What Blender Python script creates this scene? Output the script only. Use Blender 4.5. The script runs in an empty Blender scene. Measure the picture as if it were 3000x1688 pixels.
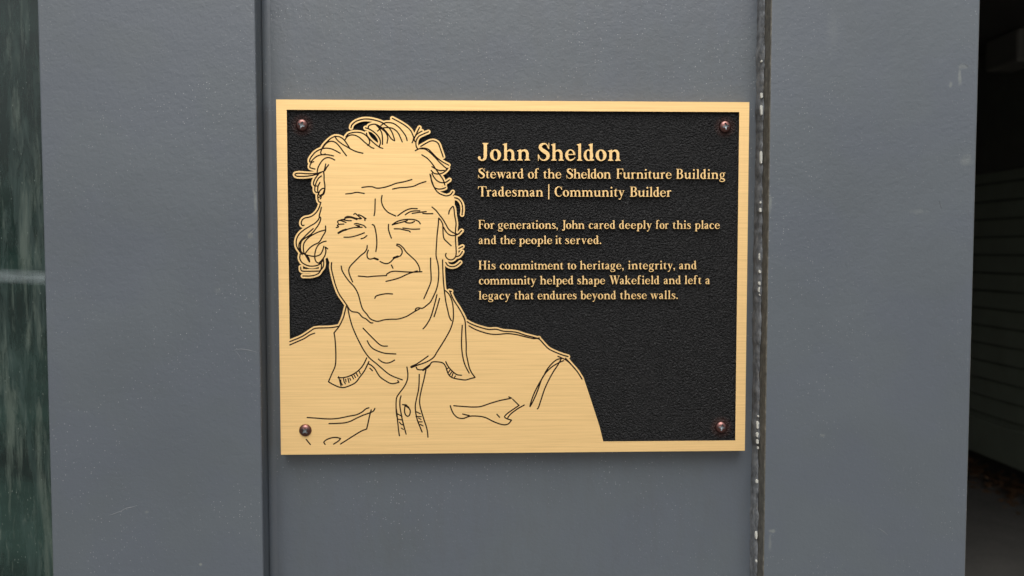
# Brass-and-black memorial plaque screwed to a grey painted steel recess, between two steel plates.
import bpy, bmesh, math, random
import numpy as np
from mathutils import Vector, Matrix

R = math.radians
scene = bpy.context.scene
col = scene.collection

# ------------------------------------------------------------------ camera
CAM_POS = (-0.019723, -0.531967, 1.518859)
CAM_ROWS = ((0.999444, 0.002037, -0.033290), (-0.033349, 0.046891, -0.998343), (-0.000472, 0.998898, 0.046933))
cam = bpy.data.cameras.new('camera')
cam.sensor_width = 36.0
cam.lens = 28.8
cam.clip_start = 0.01
cam.clip_end = 400.0
cam.dof.use_dof = True
cam.dof.focus_distance = 0.533
cam.dof.aperture_fstop = 11.0
cam_ob = bpy.data.objects.new('camera', cam)
col.objects.link(cam_ob)
cam_ob.matrix_world = Matrix.Translation(CAM_POS) @ Matrix(CAM_ROWS).to_4x4()
scene.camera = cam_ob

# ------------------------------------------------------------------ light: overcast daylight
SUN_EL, SUN_AZ = 58.0, 184.0          # degrees; azimuth 180 = straight in front of the wall (-Y)
w = bpy.data.worlds.new('World')
scene.world = w
w.use_nodes = True
nt = w.node_tree
nt.nodes.clear()
sky = nt.nodes.new('ShaderNodeTexSky')
sky.sky_type = 'NISHITA'
sky.sun_disc = False
sky.sun_elevation = R(SUN_EL)
sky.sun_rotation = R(SUN_AZ)
sky.air_density = 1.0
sky.dust_density = 6.0
sky.ozone_density = 1.0
hs_ = nt.nodes.new('ShaderNodeHueSaturation')
hs_.inputs['Saturation'].default_value = 0.22
bg = nt.nodes.new('ShaderNodeBackground')
bg.inputs['Strength'].default_value = 0.10
wo = nt.nodes.new('ShaderNodeOutputWorld')
nt.links.new(sky.outputs[0], hs_.inputs['Color'])
nt.links.new(hs_.outputs[0], bg.inputs['Color'])
nt.links.new(bg.outputs[0], wo.inputs['Surface'])

sun = bpy.data.lights.new('sun', 'SUN')
sun.energy = 1.2
sun.angle = R(50)
sun.color = (1.0, 0.97, 0.93)
sun_ob = bpy.data.objects.new('sun', sun)
col.objects.link(sun_ob)
az, el = R(SUN_AZ), R(SUN_EL)
to_sun = Vector((math.sin(az) * math.cos(el), math.cos(az) * math.cos(el), math.sin(el)))
sun_ob.rotation_euler = to_sun.to_track_quat('Z', 'Y').to_euler()
sun_ob.location = (0, -4, 6)

vs = scene.view_settings
vs.view_transform = 'Standard'
vs.look = 'None'
vs.exposure = 0.75
vs.gamma = 1.0
vs.use_curve_mapping = False
try:
    scene.cycles.use_denoising = True
    scene.cycles.max_bounces = 8
except Exception:
    pass

# ------------------------------------------------------------------ helpers
def link(o, parent=None, loc=None):
    col.objects.link(o)
    if parent is not None:
        o.parent = parent
    if loc is not None:
        o.location = loc
    return o

def tag(o, label=None, cat=None, group=None, kind=None):
    if label: o['label'] = label
    if cat: o['category'] = cat
    if group: o['group'] = group
    if kind: o['kind'] = kind
    return o

def empty(name, loc):
    o = bpy.data.objects.new(name, None)
    o.empty_display_size = 0.05
    return link(o, None, loc)

def obj(name, bm, mats, parent=None, loc=None, smooth=False):
    me = bpy.data.meshes.new(name)
    bm.normal_update()
    bm.to_mesh(me)
    bm.free()
    for m in (mats if isinstance(mats, (list, tuple)) else [mats]):
        me.materials.append(m)
    if smooth:
        for p in me.polygons: p.use_smooth = True
    return link(bpy.data.objects.new(name, me), parent, loc)

def box(bm, x0, x1, y0, y1, z0, z1, mi=0):
    v = [bm.verts.new((x, y, z)) for z in (z0, z1) for y in (y0, y1) for x in (x0, x1)]
    fs = []
    for idx in ((0, 2, 3, 1), (4, 5, 7, 6), (0, 1, 5, 4), (2, 6, 7, 3), (0, 4, 6, 2), (1, 3, 7, 5)):
        f = bm.faces.new([v[i] for i in idx])
        f.material_index = mi
        fs.append(f)
    return fs

def bevel_all(bm, w, seg=2):
    bmesh.ops.bevel(bm, geom=bm.edges[:], offset=w, segments=seg, profile=0.5, affect='EDGES')

class Mat:
    """small node-building helper"""
    def __init__(s, name):
        s.m = bpy.data.materials.new(name)
        s.m.use_nodes = True
        s.t = s.m.node_tree
        s.b = s.t.nodes['Principled BSDF']
    def n(s, typ, ins=None, **kw):
        o = s.t.nodes.new(typ)
        for k, v in kw.items(): setattr(o, k, v)
        for k, v in (ins or {}).items(): s.put(o, k, v)
        return o
    def put(s, node, key, v):
        i = node.inputs[key]
        if hasattr(v, 'outputs'): s.t.links.new(v.outputs[0], i)
        elif hasattr(v, 'is_output'): s.t.links.new(v, i)
        else: i.default_value = v
    def set(s, **kw):
        for k, v in kw.items(): s.put(s.b, k.replace('_', ' '), v)
        return s
    def coord(s, scale=(1, 1, 1), rot=(0, 0, 0), loc=(0, 0, 0)):
        g = s.n('ShaderNodeNewGeometry')
        mp = s.n('ShaderNodeMapping', {'Scale': scale, 'Rotation': rot, 'Location': loc})
        s.t.links.new(g.outputs['Position'], mp.inputs['Vector'])
        return mp
    def noise(s, co, scale=1.0, detail=3.0, rough=0.5, dist=0.0):
        return s.n('ShaderNodeTexNoise', {'Vector': co, 'Scale': scale, 'Detail': detail, 'Roughness': rough, 'Distortion': dist}).outputs['Fac']
    def ramp(s, fac, stops):
        r = s.n('ShaderNodeValToRGB')
        e = r.color_ramp.elements
        while len(e) < len(stops): e.new(0.5)
        for el_, (p, c) in zip(e, stops):
            el_.position = p
            el_.color = c if len(c) == 4 else (*c, 1)
        s.put(r, 'Fac', fac)
        return r.outputs['Color']
    def mix(s, fac, a, b, blend='MIX'):
        m = s.n('ShaderNodeMix', data_type='RGBA', blend_type=blend)
        s.put(m, 0, fac)
        for i, v in ((6, a), (7, b)):
            if isinstance(v, tuple): m.inputs[i].default_value = v if len(v) == 4 else (*v, 1)
            else: s.put(m, i, v)
        return m.outputs[2]
    def math(s, op, a, b=0.0, c=0.0):
        m = s.n('ShaderNodeMath', operation=op)
        for i, v in enumerate((a, b, c)): s.put(m, i, v)
        return m.outputs[0]
    def bump(s, h, strength, dist, prev=None):
        b = s.n('ShaderNodeBump', {'Strength': strength, 'Distance': dist, 'Height': h})
        if prev is not None: s.put(b, 'Normal', prev)
        return b.outputs['Normal']

def rgb(*c): return (*c, 1.0)

# ------------------------------------------------------------------ materials
def grey_paint(name, base, specks=1.0, dirt=0.0, seed=0.0, scuffs=()):
    m = Mat(name)
    co = m.coord(loc=(seed, seed * .7, 0))
    blot = m.noise(co, 9.0, 4.0, .6)
    tint = m.noise(m.coord(loc=(3 + seed, 1, 2)), 22.0, 2.0)
    c = m.mix(m.ramp(blot, [(.35, (0, 0, 0)), (.65, (1, 1, 1))]), tuple(x * .95 for x in base), tuple(x * 1.06 for x in base))
    c = m.mix(m.ramp(tint, [(.42, (0, 0, 0)), (.6, (1, 1, 1))]), c, m.mix(0.5, c, (base[0] * .98, base[1] * .97, base[2] * 1.06)))
    # pale grit specks, many tiny and some larger
    for sc, thr, rnd, amt in ((260.0, .07, .66, .45), (560.0, .15, .70, .40)):
        v = m.n('ShaderNodeTexVoronoi', {'Vector': co, 'Scale': sc, 'Randomness': 1.0})
        dot = m.math('LESS_THAN', v.outputs['Distance'], thr)
        sep = m.n('ShaderNodeSeparateColor', {'Color': v.outputs['Color']})
        pick = m.math('GREATER_THAN', sep.outputs[0], rnd)
        clus = m.ramp(m.noise(m.coord(loc=(7, seed, 5)), 14.0, 3.0), [(.42, (0, 0, 0)), (.62, (1, 1, 1))])
        f = m.math('MULTIPLY', m.math('MULTIPLY', dot, pick), m.math('MULTIPLY', clus, amt * specks))
        c = m.mix(f, c, (.48, .49, .50))
    for x, z, rx, rz, amt in scuffs:        # pale rubbed marks with ragged outlines
        mp = m.coord(scale=(1 / rx, 0, 1 / rz), loc=(-x / rx, 0, -z / rz))
        ln_ = m.n('ShaderNodeVectorMath', {0: mp}, operation='LENGTH')
        rag = m.noise(m.coord(scale=(1, 1, .45), loc=(x, 0, z)), 420.0, 5.0, .75)
        e_ = m.math('SUBTRACT', m.math('MULTIPLY_ADD', rag, 1.7, 0.0), ln_.outputs['Value'])
        c = m.mix(m.math('MULTIPLY', m.ramp(e_, [(.05, (0, 0, 0)), (.6, (1, 1, 1))]), amt), c, (.20, .215, .195))
    if dirt > 0:
        d = m.noise(m.coord(scale=(1, 1, .22), loc=(2, 3, seed)), 160.0, 5.0, .65)
        c = m.mix(m.math('MULTIPLY', m.ramp(d, [(.45, (0, 0, 0)), (.66, (1, 1, 1))]), dirt), c, (.045, .040, .033))
    bn = m.noise(co, 430.0, 3.0, .55, .5)
    bn2 = m.noise(co, 90.0, 3.0, .6)
    nrm = m.bump(bn2, .05, .004)
    nrm = m.bump(bn, .20, .0008, nrm)
    m.set(Base_Color=c, Roughness=m.math('MULTIPLY_ADD', blot, .14, .30), Normal=nrm)
    m.b.inputs['Specular IOR Level'].default_value = .85
    return m.m

PAINT = (.069, .082, .094)
grey_plate = grey_paint('grey_paint', PAINT, 1.0, 0.0, 0.0, ((-0.16413, 1.54929, 0.00153, 0.0109, 0.35), (-0.16722, 1.52781, 0.00262, 0.00305, 0.3), (-0.20234, 1.31694, 0.00153, 0.00131, 0.6), (-0.16196, 1.3318, 0.00131, 0.00872, 0.35), (-0.18806, 1.49333, 0.00305, 0.00305, 0.15), (-0.23575, 1.35154, 0.00174, 0.00131, 0.3)))
grey_plate_b = grey_paint('grey_paint_second_coat', (PAINT[0] * 1.02, PAINT[1] * 1.02, PAINT[2] * 1.02), .9, 0.0, 4.3, ((0.28637, 1.62988, 0.00196, 0.00981, 0.5), (0.28045, 1.62484, 0.00174, 0.00305, 0.4), (0.28844, 1.63642, 0.00567, 0.00218, 0.3), (0.16417, 1.54934, 0.00196, 0.00872, 0.45), (0.29179, 1.57638, 0.00654, 0.00567, 0.25), (0.16842, 1.33426, 0.00349, 0.00174, 0.5), (0.16717, 1.32654, 0.00153, 0.00872, 0.3), (0.2009, 1.39731, 0.00283, 0.00153, 0.35), (0.26109, 1.54331, 0.00872, 0.00262, 0.15), (0.20295, 1.65847, 0.00654, 0.01962, 0.1)))
grey_recess = grey_paint('grey_recess_paint', PAINT, 1.2, 0.10, 9.1)

def make_brass():
    m = Mat('brushed_brass')
    co = m.coord(scale=(22, 22, 3600))
    fine = m.noise(co, 1.0, 4.0, .7)
    co2 = m.coord(scale=(7, 7, 900), loc=(5, 0, 2))
    wide = m.noise(co2, 1.0, 2.0, .5)
    mixv = m.math('MULTIPLY_ADD', fine, .7, m.math('MULTIPLY', wide, .3))
    c = m.ramp(mixv, [(.34, (.69, .455, .195)), (.50, (.83, .57, .255)), (.66, (.92, .64, .30))])
    m.set(Base_Color=c, Metallic=.68, Roughness=m.math('MULTIPLY_ADD', fine, .14, .48), Normal=m.bump(fine, .10, .0002))
    m.b.inputs['Anisotropic'].default_value = 0.0
    return m.m
brass = make_brass()

def make_black(spots):
    m = Mat('pebbled_black_enamel')
    co = m.coord()
    v = m.n('ShaderNodeTexVoronoi', {'Vector': co, 'Scale': 1100.0, 'Randomness': 1.0}, feature='SMOOTH_F1')
    n = m.noise(co, 760.0, 3.0, .6, .4)
    h = m.math('MULTIPLY_ADD', v.outputs['Distance'], -.6, n)
    c = m.ramp(n, [(.3, (.003, .003, .0033)), (.7, (.010, .010, .0105))])
    g = m.n('ShaderNodeNewGeometry')
    for x, z in spots:                      # reddish metal dust left round the screws
        d = m.n('ShaderNodeVectorMath', {1: (x, 0.0012, z)}, operation='DISTANCE')
        m.t.links.new(g.outputs['Position'], d.inputs[0])
        f = m.math('MULTIPLY', m.ramp(d.outputs['Value'], [(.0035, (1, 1, 1)), (.0078, (0, 0, 0))]), m.math('MULTIPLY', m.noise(co, 900.0, 2.0), .5))
        c = m.mix(f, c, (.13, .045, .032))
    m.set(Base_Color=c, Roughness=.36, Normal=m.bump(h, 1.0, .0030))
    m.b.inputs['Specular IOR Level'].default_value = .32
    return m.m

def plain(name, c, rough=.5, metal=0.0, bump=None, var=.15, scale=60.0):
    m = Mat(name)
    co = m.coord()
    n = m.noise(co, scale, 4.0, .6)
    cc = m.mix(n, tuple(x * (1 - var) for x in c), tuple(min(1, x * (1 + var)) for x in c))
    m.set(Base_Color=cc, Roughness=rough, Metallic=metal)
    if bump: m.set(Normal=m.bump(n, bump[0], bump[1]))
    return m.m

ink = plain('dark_engraving_fill', (.012, .006, .004), .9, 0, None, .2, 400)
ink.node_tree.nodes['Principled BSDF'].inputs['Specular IOR Level'].default_value = .1
bronze = plain('reddish_bronze', (.16, .082, .073), .30, 1.0, (.15, .0002), .25, 900)
bright_steel = plain('bright_worn_steel', (.30, .34, .36), .42, 1.0, (.5, .0004), .45, 1400)
white_chip = plain('white_bare_sealant', (.55, .55, .50), .6, 0, (.2, .0003), .08, 700)
scratch_mat = plain('pale_scratch', (.125, .135, .145), .6, 0, None, .2, 300)

def make_sealant():
    m = Mat('dirty_dark_sealant')
    co = m.coord(scale=(1, 1, .5))
    n = m.noise(co, 260.0, 5.0, .7)
    n2 = m.noise(m.coord(scale=(1, 1, .3)), 900.0, 3.0, .7)
    c = m.ramp(n, [(.30, (.035, .036, .036)), (.48, (.100, .107, .115)), (.70, (.19, .20, .21))])
    c = m.mix(m.math('MULTIPLY', m.ramp(n2, [(.55, (0, 0, 0)), (.72, (1, 1, 1))]), .55), c, (.20, .18, .14))
    m.set(Base_Color=c, Roughness=.75, Normal=m.bump(n, .8, .0012))
    return m.m
sealant = make_sealant()

def make_side():
    m = Mat('grimy_plate_edge')
    co = m.coord(scale=(1, 1, .6))
    n = m.noise(co, 300.0, 5.0, .7)
    n2 = m.noise(m.coord(loc=(3, 1, 2)), 1100.0, 3.0, .7)
    c = m.ramp(n, [(.32, (.045, .042, .034)), (.55, (.105, .099, .082)), (.75, (.21, .195, .16))])
    c = m.mix(m.math('MULTIPLY', m.ramp(n2, [(.58, (0, 0, 0)), (.70, (1, 1, 1))]), .5), c, (.20, .19, .16))
    m.set(Base_Color=c, Roughness=.6, Normal=m.bump(n, .5, .001))
    return m.m

def make_dirty_glass():
    m = Mat('dark_green_dirty_glass')
    base = (.0022, .0090, .0075)
    streak = m.noise(m.coord(scale=(1, 1, .16)), 130.0, 7.0, .72, .6)
    fine = m.noise(m.coord(scale=(1, 1, .22), loc=(4, 1, 1)), 330.0, 6.0, .75, .5)
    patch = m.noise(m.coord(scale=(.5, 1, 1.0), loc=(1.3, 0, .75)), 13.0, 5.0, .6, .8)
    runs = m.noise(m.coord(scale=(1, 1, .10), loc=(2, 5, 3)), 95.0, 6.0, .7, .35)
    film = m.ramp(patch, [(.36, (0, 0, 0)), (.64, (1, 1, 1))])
    refl_band = m.noise(m.coord(scale=(.10, 1, 1), loc=(0, 0, .31)), 17.0, 3.0, .6)  # horizontal reflections painted as bands, mixed into the dirt film
    film = m.math('MULTIPLY', film, m.ramp(refl_band, [(.40, (.15, .15, .15)), (.58, (1, 1, 1))]))
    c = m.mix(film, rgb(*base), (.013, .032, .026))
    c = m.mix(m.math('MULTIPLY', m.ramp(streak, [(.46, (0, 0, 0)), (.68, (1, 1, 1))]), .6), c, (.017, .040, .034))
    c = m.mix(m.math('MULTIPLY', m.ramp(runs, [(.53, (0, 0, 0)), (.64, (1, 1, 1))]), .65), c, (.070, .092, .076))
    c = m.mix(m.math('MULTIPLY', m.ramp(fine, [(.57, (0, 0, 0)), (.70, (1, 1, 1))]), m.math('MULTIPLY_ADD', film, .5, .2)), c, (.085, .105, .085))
    for sc_, th_, pk_ in ((190.0, .06, .8), (420.0, .13, .78)):
        v = m.n('ShaderNodeTexVoronoi', {'Vector': m.coord(scale=(1, 1, .6), loc=(sc_, 0, 0)), 'Scale': sc_})
        sep = m.n('ShaderNodeSeparateColor', {'Color': v.outputs['Color']})
        dots = m.math('MULTIPLY', m.math('LESS_THAN', v.outputs['Distance'], th_), m.math('GREATER_THAN', sep.outputs[0], pk_))
        c = m.mix(m.math('MULTIPLY', dots, m.math('MULTIPLY', fine, .6)), c, (.24, .28, .25))
    m.set(Base_Color=c, Roughness=m.math('MULTIPLY_ADD', m.math('MAXIMUM', m.math('SUBTRACT', streak, .40), 0.0), 1.8, .07), Normal=m.bump(fine, .12, .0006))
    m.b.inputs['Specular IOR Level'].default_value = .5
    return m.m
dirty_glass = make_dirty_glass()

def make_concrete(name, k):
    m = Mat(name)
    co = m.coord()
    n = m.noise(co, 3.0, 6.0, .65)
    n2 = m.noise(co, 60.0, 4.0, .6)
    c = m.ramp(m.math('MULTIPLY_ADD', n2, .35, m.math('MULTIPLY', n, .65)), [(.3, tuple(k * x for x in (.10, .097, .09))), (.7, tuple(k * x for x in (.19, .18, .165)))])
    m.set(Base_Color=c, Roughness=.85, Normal=m.bump(n2, .3, .004))
    return m.m
concrete = make_concrete('concrete', 1.0)
pale_concrete = make_concrete('lightened_concrete', 1.25)  # ground concrete made paler to brighten the dim passage floor
side_mat = make_side()
clap_paint = plain('weathered_pale_green_paint', (.25, .28, .215), .6, 0, (.2, .002), .18, 7)
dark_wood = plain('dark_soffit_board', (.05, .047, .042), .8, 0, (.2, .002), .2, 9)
shade_board_mat = plain('upper_wall_shade', (.10, .10, .085), .8, 0, (.2, .002), .25, 9)  # dark tone standing for the shade high on the clapboard wall
leaf_mat = plain('dead_leaf', (.16, .085, .04), .8, 0, None, .5, 25)
fitting_mat = plain('pale_painted_metal', (.17, .165, .145), .5, 0, None, .1, 12)

# ------------------------------------------------------------------ setting
bm = bmesh.new()
bmesh.ops.create_grid(bm, x_segments=24, y_segments=24, size=90.0)
tag(obj('ground', bm, concrete), kind='structure')

WALL_TOP = 3.3
MM = .001
REC_Y = 10.0 * MM             # front of the recessed panel
FRONT_Y = -8.5 * MM         # front of the two steel plates
XL0, XL1 = (-143.49 - 152.4) * MM, (-10.05 - 152.4) * MM
XR0, XR1 = (315.25 - 152.4) * MM, (451.10 - 152.4) * MM

def steel_plate(x0, x1, mat, side_mat, label):
    b = bmesh.new()
    box(b, x0, x1, FRONT_Y, .062, 0.0, WALL_TOP)
    es = [e for e in b.edges if abs(e.verts[0].co.z - e.verts[1].co.z) > 1]
    bmesh.ops.bevel(b, geom=es, offset=.0012, segments=3, profile=.5, affect='EDGES')
    o = obj('steel_plate', b, mat, None, None)
    o.data.materials.append(side_mat)
    for p in o.data.polygons:
        p.use_smooth = False
        if abs(p.normal.x) > .5: p.material_index = 1
    return tag(o, label, 'steel plate', 'steel plates flanking the recess')

plate_l = steel_plate(XL0, XL1, grey_plate, grey_recess, 'wide grey painted steel plate between the dirty green glass and the plaque')
plate_r = steel_plate(XR0, XR1, grey_plate_b, side_mat, 'wide grey painted steel plate between the white-flecked joint and the dark passage')

# recessed panel the plaque hangs on, with a rounded cove where it meets the glass-side plate
bm = bmesh.new()
box(bm, XL1 + .0003, XR0 - .0003, REC_Y, .0615, 0.0, WALL_TOP - .002)
rec = obj('recessed_panel', bm, grey_recess)
tag(rec, 'grey painted steel panel set back between two plates, holding the brass plaque', 'wall panel')

rnd = random.Random(7)
def cove(name, xc, sgn, r, mat, jag, parent, dz=.0025, lump=0.0, deep=1.0):
    """a filler strip in the inner corner: quarter-hollow section, ragged where jag > 0"""
    b = bmesh.new()
    rows = []
    z = 0.35
    seg = 6
    off = 0.0
    while z < 2.75:
        off = .8 * off + rnd.uniform(-jag, jag)
        rr = max(r * .45, r + off)
        row = []
        for i in range(seg + 1):
            t = i / seg
            a = t * math.pi / 2
            # hollow (lump = 0) to bulging (lump = 1) between the wall and the plate's side face
            hx, hy = rr * (1 - math.sin(a)), rr * (1 - math.cos(a))
            bx, by = rr * math.cos(a) * .9, rr * math.sin(a) * .9
            x_ = hx * (1 - lump) + bx * lump
            y_ = (hy * (1 - lump) + by * lump) * deep
            jx = rnd.uniform(-jag, jag) * .35 if 0 < i < seg else 0
            row.append(b.verts.new((xc + sgn * (x_ + jx), REC_Y - y_ - .00005 - (abs(jx) if jag else 0), z)))
        rows.append(row)
        z += dz * rnd.uniform(.7, 1.3) if jag else .05
    for r0, r1 in zip(rows, rows[1:]):
        for i in range(seg):
            vs_ = [r0[i], r1[i], r1[i + 1], r0[i + 1]]
            b.faces.new(vs_ if sgn > 0 else vs_[::-1])
    o = obj(name, b, mat, parent, None, True)
    return o

cove('corner_fillet', XL1 + .0003, 1, .0042, grey_recess, 0.0, rec)
bead = cove('sealant_bead', XR0 - .0003, -1, .0028, sealant, .00030, rec, .0016, .85, 3.1)
bead['label'] = 'ragged dark sealant bead along the joint, its paint flaked to white in spots'

# bare white flecks on the sealant bead: (height in mm above the plaque centre: top, bottom, width, shift)
for i, (t, b_, wd, sx, sy) in enumerate([(142.1, 140.56, 1.2, 160.78, 2.3), (120.97, 117.44, 1.9, 161.08, 2.3), (113.24, 106.17, 1.9, 161.18, 2.3), (83.58, 74.47, 1.9, 161.37, 2.3), (50.4, 48.84, 1.2, 161.38, 2.3), (46.16, 43.25, 1.9, 161.44, 2.3), (16.59, 11.65, 1.9, 161.85, 2.3), (5.35, 3.1, 1.9, 161.78, 2.3), (-2.31, -4.79, 1.9, 161.89, 2.3), (-5.91, -9.52, 1.9, 161.94, 2.3), (-10.2, -11.78, 1.2, 161.77, 2.3), (-91.33, -92.47, 1.2, 162.21, 2.3), (-95.22, -100.49, 1.9, 162.95, 2.3), (-102.56, -106.23, 1.9, 162.94, 2.3), (-107.37, -110.59, 1.9, 163.0, 2.3), (-112.19, -114.03, 1.2, 162.5, 2.3), (-134.52, -136.83, 1.9, 163.26, 2.3), (-169.44, -175.01, 1.9, 163.29, 2.3), (-188.95, -190.58, 1.2, 163.09, 2.3)]):
    bm = bmesh.new()
    h = (t - b_) * MM / 2
    n = 18
    ring = []
    for k in range(n):
        a = 2 * math.pi * k / n
        cx, sz = math.cos(a), math.sin(a)
        # a rounded lozenge, a little ragged, thicker in the middle
        px_ = math.copysign(abs(cx) ** .8, cx) * wd * MM / 2 * rnd.uniform(.82, 1.12)
        pz_ = math.copysign(abs(sz) ** .75, sz) * h * rnd.uniform(.93, 1.05)
        ring.append((px_, pz_))
    top = [bm.verts.new((x * .75, -.0007, z * .9)) for x, z in ring]
    bot = [bm.verts.new((x, .0006, z)) for x, z in ring]
    bm.faces.new(top[::-1])
    for k in range(n):
        bm.faces.new((bot[k], bot[(k + 1) % n], top[(k + 1) % n], top[k]))
    bmesh.ops.recalc_face_normals(bm, faces=bm.faces[:])
    obj('bare_fleck', bm, white_chip, bead, (min(sx * MM, XR0 - (wd / 2 + .35) * MM), sy * MM, 1.5 + (t + b_) / 2 * MM))

# fine scratches in the paint
def scratch(pts, wd, parent, y):
    b = bmesh.new()
    pts = [Vector(p) for p in pts]
    rows = []
    for i, p in enumerate(pts):
        d = (pts[min(i + 1, len(pts) - 1)] - pts[max(i - 1, 0)]).normalized()
        nn = Vector((-d.y, d.x)) * wd * (.5 if 0 < i < len(pts) - 1 else .1)
        rows.append((b.verts.new((p.x + nn.x, y, p.y + nn.y)), b.verts.new((p.x - nn.x, y, p.y - nn.y)),
                     b.verts.new((p.x, y - .00012, p.y))))
    for a_, c_ in zip(rows, rows[1:]):
        b.faces.new((a_[0], c_[0], c_[2], a_[2]))
        b.faces.new((a_[2], c_[2], c_[1], a_[1]))
    bmesh.ops.recalc_face_normals(b, faces=b.faces[:])
    return obj('scratch', b, scratch_mat, parent)
for which, wd, pts in [('l', 0.5, [(-260.23, -150.87), (-256.08, -149.37), (-252.3, -147.87), (-248.51, -145.99), (-244.74, -145.26), (-241.72, -144.13)]), ('l', 0.45, [(-179.85, -44.98), (-174.59, -44.25), (-169.36, -45.03), (-163.75, -46.58)]), ('l', 0.35, [(-178.72, -44.61), (-176.15, -47.67), (-173.23, -53.01)]), ('r', 0.5, [(239.24, -164.57), (240.86, -165.79), (243.7, -167.82), (245.74, -169.84)]), ('r', 0.4, [(213.63, 9.89), (215.23, 8.11)]), ('r', 0.8, [(215.64, 6.95), (217.21, 7.18)]), ('r', 0.4, [(285.57, 137.39), (288.67, 138.55), (291.86, 136.3)]), ('r', 0.35, [(274.81, 50.01), (275.65, 47.7), (276.51, 45.0)])]:
    scratch([(x * MM, 1.5 + z * MM) for x, z in pts], wd * MM, plate_l if which == 'l' else plate_r, FRONT_Y - .00004)

# dirty dark green glass beside the wide plate
gx1 = XL0 - .0004
win = empty('window', (gx1 - .3, .020, .25))
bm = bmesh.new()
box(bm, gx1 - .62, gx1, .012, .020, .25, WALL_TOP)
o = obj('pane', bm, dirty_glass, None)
o.parent = win
o.location = -Vector(win.location)
bm = bmesh.new()
box(bm, gx1 - .62, gx1, .0205, .055, .25, WALL_TOP)
o = obj('backing_board', bm, dark_wood, None)
o.parent = win
o.location = -Vector(win.location)
# a soft-edged pale line painted on the glass in place of a reflection
def make_reflected_line():
    m = Mat('painted_reflection')
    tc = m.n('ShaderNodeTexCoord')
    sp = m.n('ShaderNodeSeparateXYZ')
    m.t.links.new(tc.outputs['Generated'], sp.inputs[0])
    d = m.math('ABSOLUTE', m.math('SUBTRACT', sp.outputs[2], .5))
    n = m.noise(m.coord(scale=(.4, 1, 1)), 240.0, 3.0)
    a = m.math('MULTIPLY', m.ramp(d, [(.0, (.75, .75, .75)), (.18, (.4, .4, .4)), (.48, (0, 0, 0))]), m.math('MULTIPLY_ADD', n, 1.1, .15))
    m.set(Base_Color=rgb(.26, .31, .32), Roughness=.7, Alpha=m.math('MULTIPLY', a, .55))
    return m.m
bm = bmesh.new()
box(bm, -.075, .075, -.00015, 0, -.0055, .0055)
sm = obj('reflected_line', bm, make_reflected_line(), win)
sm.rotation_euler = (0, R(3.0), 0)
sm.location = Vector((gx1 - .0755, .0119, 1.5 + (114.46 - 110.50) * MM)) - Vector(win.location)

# ------------------------------------------------------------------ covered passage on the far side
PX0, PX1, PD = XR1 + .004, 3.31, 8.5
CEIL = 2.80
bm = bmesh.new()
box(bm, PX0 - .004 + .0005, PX1 + .3, .064, PD + .2, CEIL, CEIL + .12)
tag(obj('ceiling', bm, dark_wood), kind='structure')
bm = bmesh.new()
box(bm, PX0 - .12, PX1 + .3, PD + .201, PD + .35, 0, CEIL + .12)
tag(obj('unseen_end_wall', bm, dark_wood), 'unseen dark wall added to keep light out of the covered passage', 'wall')  # out of view, added to block light at the far end
bm = bmesh.new()
box(bm, PX0 - .12, PX0 - .02, .0635, PD + .2, 0, CEIL - .001)
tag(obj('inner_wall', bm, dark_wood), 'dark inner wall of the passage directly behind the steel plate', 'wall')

clap = empty('clapboard_wall', (PX1, 4.2, 0))
tag(clap, 'pale green clapboard wall receding into the dark passage', 'wall')
bm = bmesh.new()
EXPO, BOARD, SIDING_TOP = .117, .106, 2.02
z = .20
while z < SIDING_TOP - .02:
    zt = min(z + BOARD, SIDING_TOP)
    y0, y1 = .4, PD + .195
    v = [bm.verts.new(p) for p in ((PX1 - .022, y0, z), (PX1 - .022, y1, z), (PX1 - .012, y1, zt), (PX1 - .012, y0, zt),
                                   (PX1 + .006, y0, z), (PX1 + .006, y1, z), (PX1 + .006, y1, zt), (PX1 + .006, y0, zt))]
    for idx in ((0, 3, 2, 1), (4, 5, 6, 7), (0, 1, 5, 4), (3, 7, 6, 2), (0, 4, 7, 3), (1, 2, 6, 5)):
        bm.faces.new([v[i] for i in idx])
    z += EXPO
bmesh.ops.recalc_face_normals(bm, faces=bm.faces[:])
o = obj('clapboards', bm, clap_paint, None); o.name = 'board_cladding'; o.parent = clap; o.location = -Vector(clap.location)
bm = bmesh.new()
box(bm, PX1 - .05, PX1 + .006, .4, PD + .195, SIDING_TOP + .002, CEIL - .001)
o = obj('shade_board', bm, shade_board_mat, None); o.parent = clap; o.location = -Vector(clap.location)  # dark board added in place of the shade above the siding
bm = bmesh.new()
box(bm, PX1 + .0062, PX1 + .15, .4, PD + .195, .0, CEIL - .001)
o = obj('wall_core', bm, dark_wood, None); o.parent = clap; o.location = -Vector(clap.location)
bm = bmesh.new()
box(bm, PX1 - .075, PX1 - .0165, .4, 5.62, .172, .40)
bevel_all(bm, .004, 1)
o = obj('skirt_board', bm, clap_paint, None); o.parent = clap; o.location = -Vector(clap.location)

bm = bmesh.new()
box(bm, PX0 + .3, PX1 + .0055, .9, PD + .19, .002, .006)
tag(obj('passage_floor', bm, pale_concrete), kind='structure')

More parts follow.
